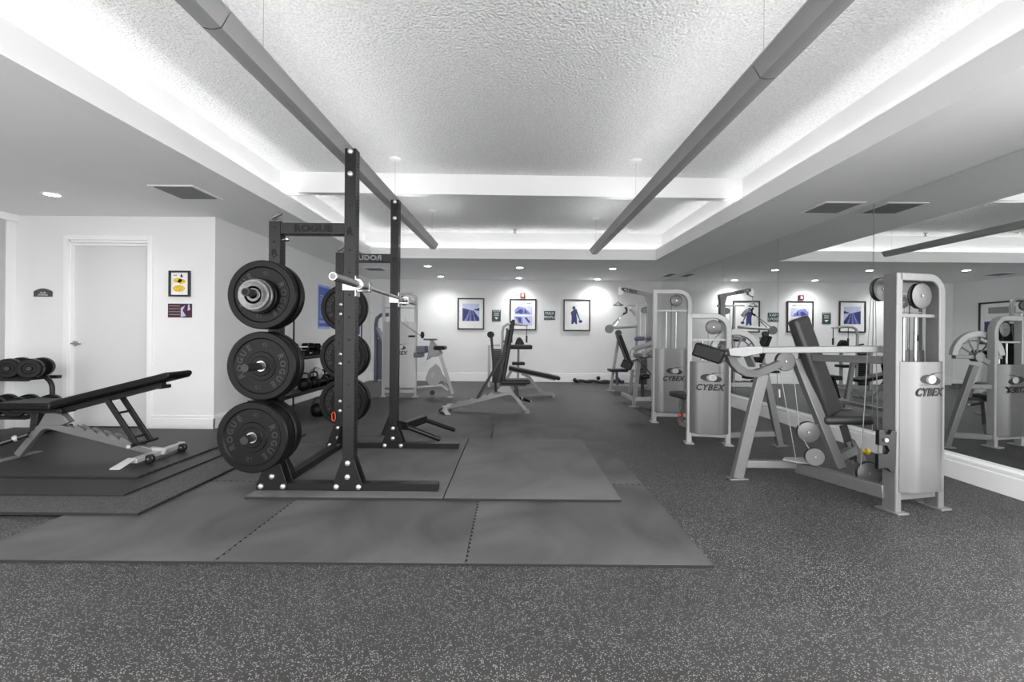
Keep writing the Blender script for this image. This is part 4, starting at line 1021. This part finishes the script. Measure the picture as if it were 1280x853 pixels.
# ---- machine 4: lat pulldown in the back corner
m4 = thing('lat_pulldown_machine', 'grey high pulley machine with boom arm in the back right corner', 'exercise machine', (2.6, 9.3, 0))
Y4 = 9.4
g = MB(); g.beam(P(811.5, 372, Y4), V((P(811.5, 372, Y4).x, Y4, .0)), .11, .10, up=(1, 0, 0)); g.build('column', 'greyp', m4, .01)
x4 = P(811.5, 400, Y4).x
g = MB(); g.beam(P(776, 361.5, Y4), P(816, 370, Y4), .08, .075); bo = g.build('boom', 'greyp', m4, .008)
MB().text('CYBEX', .10, facing(P(787, 363.4, Y4 - .05), (0, -1, 0)) @ M.Rotation(-.21, 4, 'Z'), .001, bold=.002, shear=.3).build('lettering', 'black_print', bo)
g = MB(); g.prism([P(774, 359, Y4 - .04), P(781, 360, Y4 - .04), P(780, 367, Y4 - .04), P(773, 370, Y4 - .04)], (0, .08, 0)); g.prism([P(806, 368, Y4 - .05), P(817, 368, Y4 - .05), P(815, 378, Y4 - .05), P(809, 378, Y4 - .05)], (0, .1, 0)); g.build('boom_bracket', 'greyp', m4, .004)
rod(m4, P(773, 369, Y4), P(773, 380, Y4), .006)
g = MB(); g.tube([P(766.5, 382, Y4), P(770, 380, Y4), P(772, 377.5, Y4), P(775, 380, Y4), P(779, 382, Y4)], .014, 10); g.cyl(P(767, 382, Y4), P(779, 382, Y4), .014, 10); g.build('pull_handle', 'steel', m4)
g = MB(); g.rtube([P(796, 421, Y4), P(796, 382, Y4), P(817, 382, Y4)], .05, .05); g.rtube([P(796, 421, Y4), V((P(796, 421, Y4).x, Y4, 0))], .05, .05); g.cyl(P(783, 381, Y4), P(817, 382, Y4), .018, 10); g.build('side_frame', 'white_metal', m4, .004)
pulley(m4, P(805.5, 388, Y4), (0, -1, 0), .068)
for x in (801, 807): rod(m4, P(x, 383, Y4), V((P(x, 383, Y4).x, Y4, .1)), .008, 'steel', 'guide_rod')
g = MB()
for k in range(16): g.box((P(804, 440, Y4).x, Y4, .14 + k * .04), (.16, .1, .034))
g.build('weight_stack', 'dark', m4)
g = MB(); g.box(P(799.5, 423.5, Y4 - .25), (.20, .12, .09)); g.box(P(811, 423, Y4 - .25), (.09, .12, .08)); g.build('thigh_pad', 'mauve', m4, .03, 3)
g = MB(); g.tube([P(*q) for q in ((781.5, 384, 9.2), (783.5, 387, 9.2), (783, 391, 9.2), (779, 393, 9.2))], .022, 10); g.build('curved_grip', 'dark', m4)
g = MB(); g.tube([P(*q) for q in ((787, 386, 9.2), (791, 389, 9.2), (795, 394, 9.2))], .035, 10); g.build('press_arm', 'white_metal', m4)
g = MB(); g.cyl(P(766, 410, 9.1), P(796, 408, 9.3), .03, 12); g.build('press_bar', 'white_metal', m4)
MB().lathe([(0, -.02), (.085, -.02), (.085, .02), (0, .02)], P(761.5, 411.5, 9.1), (0, 1, 0), 28).build('counterweight', 'disc', m4)
MB().lathe([(0, -.03), (.06, -.03), (.06, .03), (0, .03)], P(773, 416.5, 9.05), (0, 1, 0), 24).build('pivot_hub', 'dark', m4)
for a, b in ((P(763, 408, 9.1), P(779, 393, 9.2)), (P(769, 408, 9.1), P(775, 398, 9.2))): rod(m4, a, b, .008, 'steel', 'link_rod')
g = MB(); a, b = P(773, 419, 9.0), P(785.5, 452, 9.0); g.beam(a, b, .28, .07, up=(1, 0, .4)); g.build('backrest', 'vinyl', m4, .02, 3)
f4 = PZ(763, 489, 0)
g = MB(); g.beam(P(773.5, 420, 9.15), f4 + V((0, 0, .01)), .05, .055, up=(1, 0, .1)); g.build('front_leg', 'white_metal', m4, .005); footplate(m4, f4, 0, 'white_metal')
g = MB(); g.beam(P(766, 481.5, 9.1), P(800, 482, 9.1), .05, .05); g.beam(P(796, 482, 9.1), V((x4, Y4, .09)), .05, .05); g.build('base_tube', 'white_metal', m4, .004)
g = MB(); g.box(P(772, 463, 9.0), (.36, .28, .05)); g.box(P(800, 471, 8.9), (.2, .2, .05)); g.build('seat', 'vinyl', m4, .015)
g = MB(); g.beam(P(771, 465, 9.05), P(771, 482, 9.1), .05, .05); g.beam(P(771, 471, 9.05), P(780, 482, 9.1), .03, .03); g.build('seat_post', 'mauve', m4, .003)

# ---- machine 5: leg extension at back left
m5 = thing('leg_extension_machine', 'white leg machine with branded tower at the back left corner', 'exercise machine', (-2, 8.1, 0))
tower(m5, (-2.29, 8.07), (-1.72, 8.07), 1.85, .17, 1.33, m='white_metal', sm='white_metal', tw=.045, td=.05, rad=.10, bulge=.03, logo_w=.30, logo_z=.78, pul=(.085,))
g = MB(); g.tube([P(*q) for q in ((486, 393.5, 8.6), (476, 394, 8.6), (471.5, 398, 8.6), (470, 405, 8.6), (470, 440, 8.6), (469.5, 478, 8.6))], .035, 12); g.build('curved_frame', 'mauve', m5)
MB().prism([P(466.5, 410, 8.5), P(469.5, 409, 8.5), P(478, 428, 8.5), P(478, 434, 8.5)], (0, .28, 0)).build('backrest', 'mauve', m5, .015)
g = MB(); g.bb(P(469, 440, 8.62).x, P(479, 440, 8.62).x, 8.6, 8.66, .25, 1.02); g.build('rear_panel', 'mauve', m5, .01)
rod(m5, P(500, 402, 8.0), P(526, 420, 8.0), .007)
g = MB(); g.prism([P(*q, 8.0) for q in ((538, 424), (534, 446), (532, 451), (538, 447), (546, 446), (552, 442))], (0, .22, 0)); g.build('cam_cover', 'greyp', m5, .02)
g = MB(); g.box(P(538, 424.5, 8.1), (.22, .2, .03)); g.box(P(528, 437, 8.1), (.16, .3, .12)); g.build('arm_rest', 'mauve', m5, .012)
MB().box(P(550.5, 435, 8.1), (.19, .34, .07)).build('seat', 'vinyl', m5, .025, 3)
MB().box(P(524, 444, 8.12), (.14, .3, .08)).build('thigh_pad', 'mauve', m5, .02, 3)
g = MB()
ol = [(544.5, 455), (549, 459), (553, 468), (559, 475), (561, 481), (552, 476), (545, 482), (537, 482), (531.5, 474), (536, 462)]
g.prism([P(*q, 8.05) for q in ol], (0, .03, 0)); sw = g.build('swing_plate', 'greyp', m5, .004)
MB().prism([P(*q, 8.047) for q in ((540, 465), (543.5, 464), (543, 469), (540, 473), (538, 471))], (0, .002, 0)).build('swing_plate_hole', 'white_metal', sw)
g = MB(); g.beam(P(549.5, 442, 8.05), P(566, 493, 8.05), .05, .055, up=(1, 0, 0)); g.beam(P(544, 456, 8.4), P(560, 488, 8.3), .04, .04, up=(1, 0, 0)); g.build('front_leg', 'white_metal', m5, .005)
fp = PZ(566, 494, 0); footplate(m5, (fp.x, 8.05), 0, 'white_metal', (.1, .14))
g = MB(); g.tube([P(*q, 8.1) for q in ((518, 485), (535, 484), (552, 482.5), (560, 489))], .028, 10); g.build('base_tube', 'white_metal', m5)
g = MB(); g.lathe([(0, -.02), (.045, -.02), (.045, .02), (0, .02)], P(540.5, 491, 8.15), (0, 1, 0), 20); g.build('ankle_roller', 'dark', m5)
pulley(m5, P(514.5, 420.5, 8.0), (0, 0, 1), .06)
g = MB(); g.ball(P(528, 419, 8.0), .05, 12, (.7, .7, 1.3)); g.build('grip', 'dark', m5)

# ---- machine 6: seated machine below the middle picture
m6 = thing('abdominal_machine', 'grey seated machine with hanging black grips under the middle picture', 'exercise machine', (0, 9.7, 0))
Y6 = 9.7
g = MB(); xp = P(611.5, 440, Y6).x; g.rtube([V((xp, Y6, 0)), P(611.5, 432, Y6), P(625, 432, Y6)], .055, .055); g.build('tower_frame', 'white_metal', m6, .004)
xq = P(621, 440, Y6).x; g = MB()
for k in range(18): g.box((xq, Y6 + .02, .12 + k * .04), (.19, .12, .034))
g.build('weight_stack', 'dark', m6)
g = MB(); g.tube([P(*q, Y6) for q in ((628, 485), (628, 440), (628, 415), (629.5, 408.5), (634, 405.5), (645, 405), (652, 406.5))], .028, 12); g.build('overhead_tube', 'greyp', m6)
MB().cyl(P(637, 405.5, Y6), P(660, 407, Y6), .02, 10).build('overhead_crossbar', 'greyp', m6)
for x in (639.5, 658.3):
    rod(m6, P(x, 406, Y6), P(x, 422, Y6), .008, 'gunmetal', 'strap'); MB().cyl(P(x, 420, Y6), P(x, 428.5, Y6), .02, 12).build('grip', 'dark', m6)
MB().box(P(650.5, 434, Y6 - .1), (.50, .25, .09)).build('arm_pad', 'vinyl', m6, .03, 3)
g = MB(); g.prism([P(*q, Y6 - .15) for q in ((643.5, 431), (646, 424), (648.5, 421.8), (650.5, 422), (653, 425), (656, 431))], (0, .14, 0)); g.build('chest_pad', 'vinyl', m6, .02)
g = MB(); g.beam(P(648, 437, Y6), P(647.5, 480, Y6), .05, .05); g.beam(P(647.5, 479, Y6), P(628, 482, Y6), .05, .05); g.beam(V((P(647, 480, Y6).x, Y6 - .3, .03)), V((P(647, 480, Y6).x, Y6 + .3, .03)), .05, .06); g.build('seat_post', 'greyp', m6, .004)
MB().box(P(648, 454.5, Y6 - .12), (.27, .28, .06)).build('seat', 'vinyl', m6, .02)
g = MB(); g.tube([P(*q, Y6 - .2) for q in ((629, 427), (634, 428), (637, 433), (635, 440), (632, 442))], .018, 10); g.build('press_handle', 'dark', m6)
# ---- decline bench
Y7 = 8.3
db = thing('decline_bench', 'black padded decline bench sloping to the right near the back wall', 'weight bench', (.3, Y7, 0))
g = MB(); g.beam(P(636, 459.5, Y7), P(699.5, 473, Y7), .30, .065); g.build('pad', 'vinyl', db, .025, 3)
g = MB(); g.beam(P(636, 462.5, Y7), P(694, 475, Y7), .06, .035); g.build('pad_frame', 'silver', db, .004)
g = MB(); g.rtube([P(*q, Y7) for q in ((652, 467), (662, 472), (669, 482), (677, 491), (683, 493.5), (693, 493.5))], .05, .045); g.build('rear_leg', 'silver', db, .004)
fx = P(691, 494, Y7).x; MB().bb(fx - .03, fx + .03, Y7 - .2, Y7 + .2, 0, .04).build('rear_foot', 'silver', db, .004)
g = MB(); g.beam(P(640, 462, Y7), P(622, 495, Y7), .05, .05, up=(1, 0, 0)); g.beam(P(625, 488, Y7), P(670, 484, Y7), .04, .04); g.build('front_leg', 'silver', db, .004)
fx = P(621, 494, Y7).x; MB().bb(fx - .03, fx + .03, Y7 - .22, Y7 + .22, 0, .04).build('front_foot', 'silver', db, .004)
g = MB()
for dy in (.0,): g.cyl(P(613.5, 418.5, Y7) + V((0, -.15, 0)), P(613.5, 418.5, Y7) + V((0, .15, 0)), .06, 18)
g.build('leg_roller', 'vinyl', db, .01)
g = MB(); g.beam(P(620, 490, Y7), P(614, 419, Y7), .045, .045, up=(1, 0, 0)); g.build('roller_post', 'gunmetal', db, .003)

# black strap bundle on the floor by the back wall
g = MB(); pts = []
for k in range(40):
    t = k / 39; x = P(718 + 62 * t, 477, 10.75).x
    pts.append(V((x, 10.72 + .05 * math.sin(9 * t), .035 + .018 * abs(math.sin(13 * t)))))
g.tube(pts, .032, 10); g.tube([p + V((.05, -.06 + .05 * math.sin(k * .5), -.012)) for k, p in enumerate(pts[:-3])], .02, 8)
for x, z in ((718.5, .07), (748, .12)): g.ball((P(x, 477, 10.72).x, 10.72, z), .05, 12)
solo(g, 'exercise_strap', 'dark', 'black strap bundle lying on floor along the back wall baseboard', 'strap')
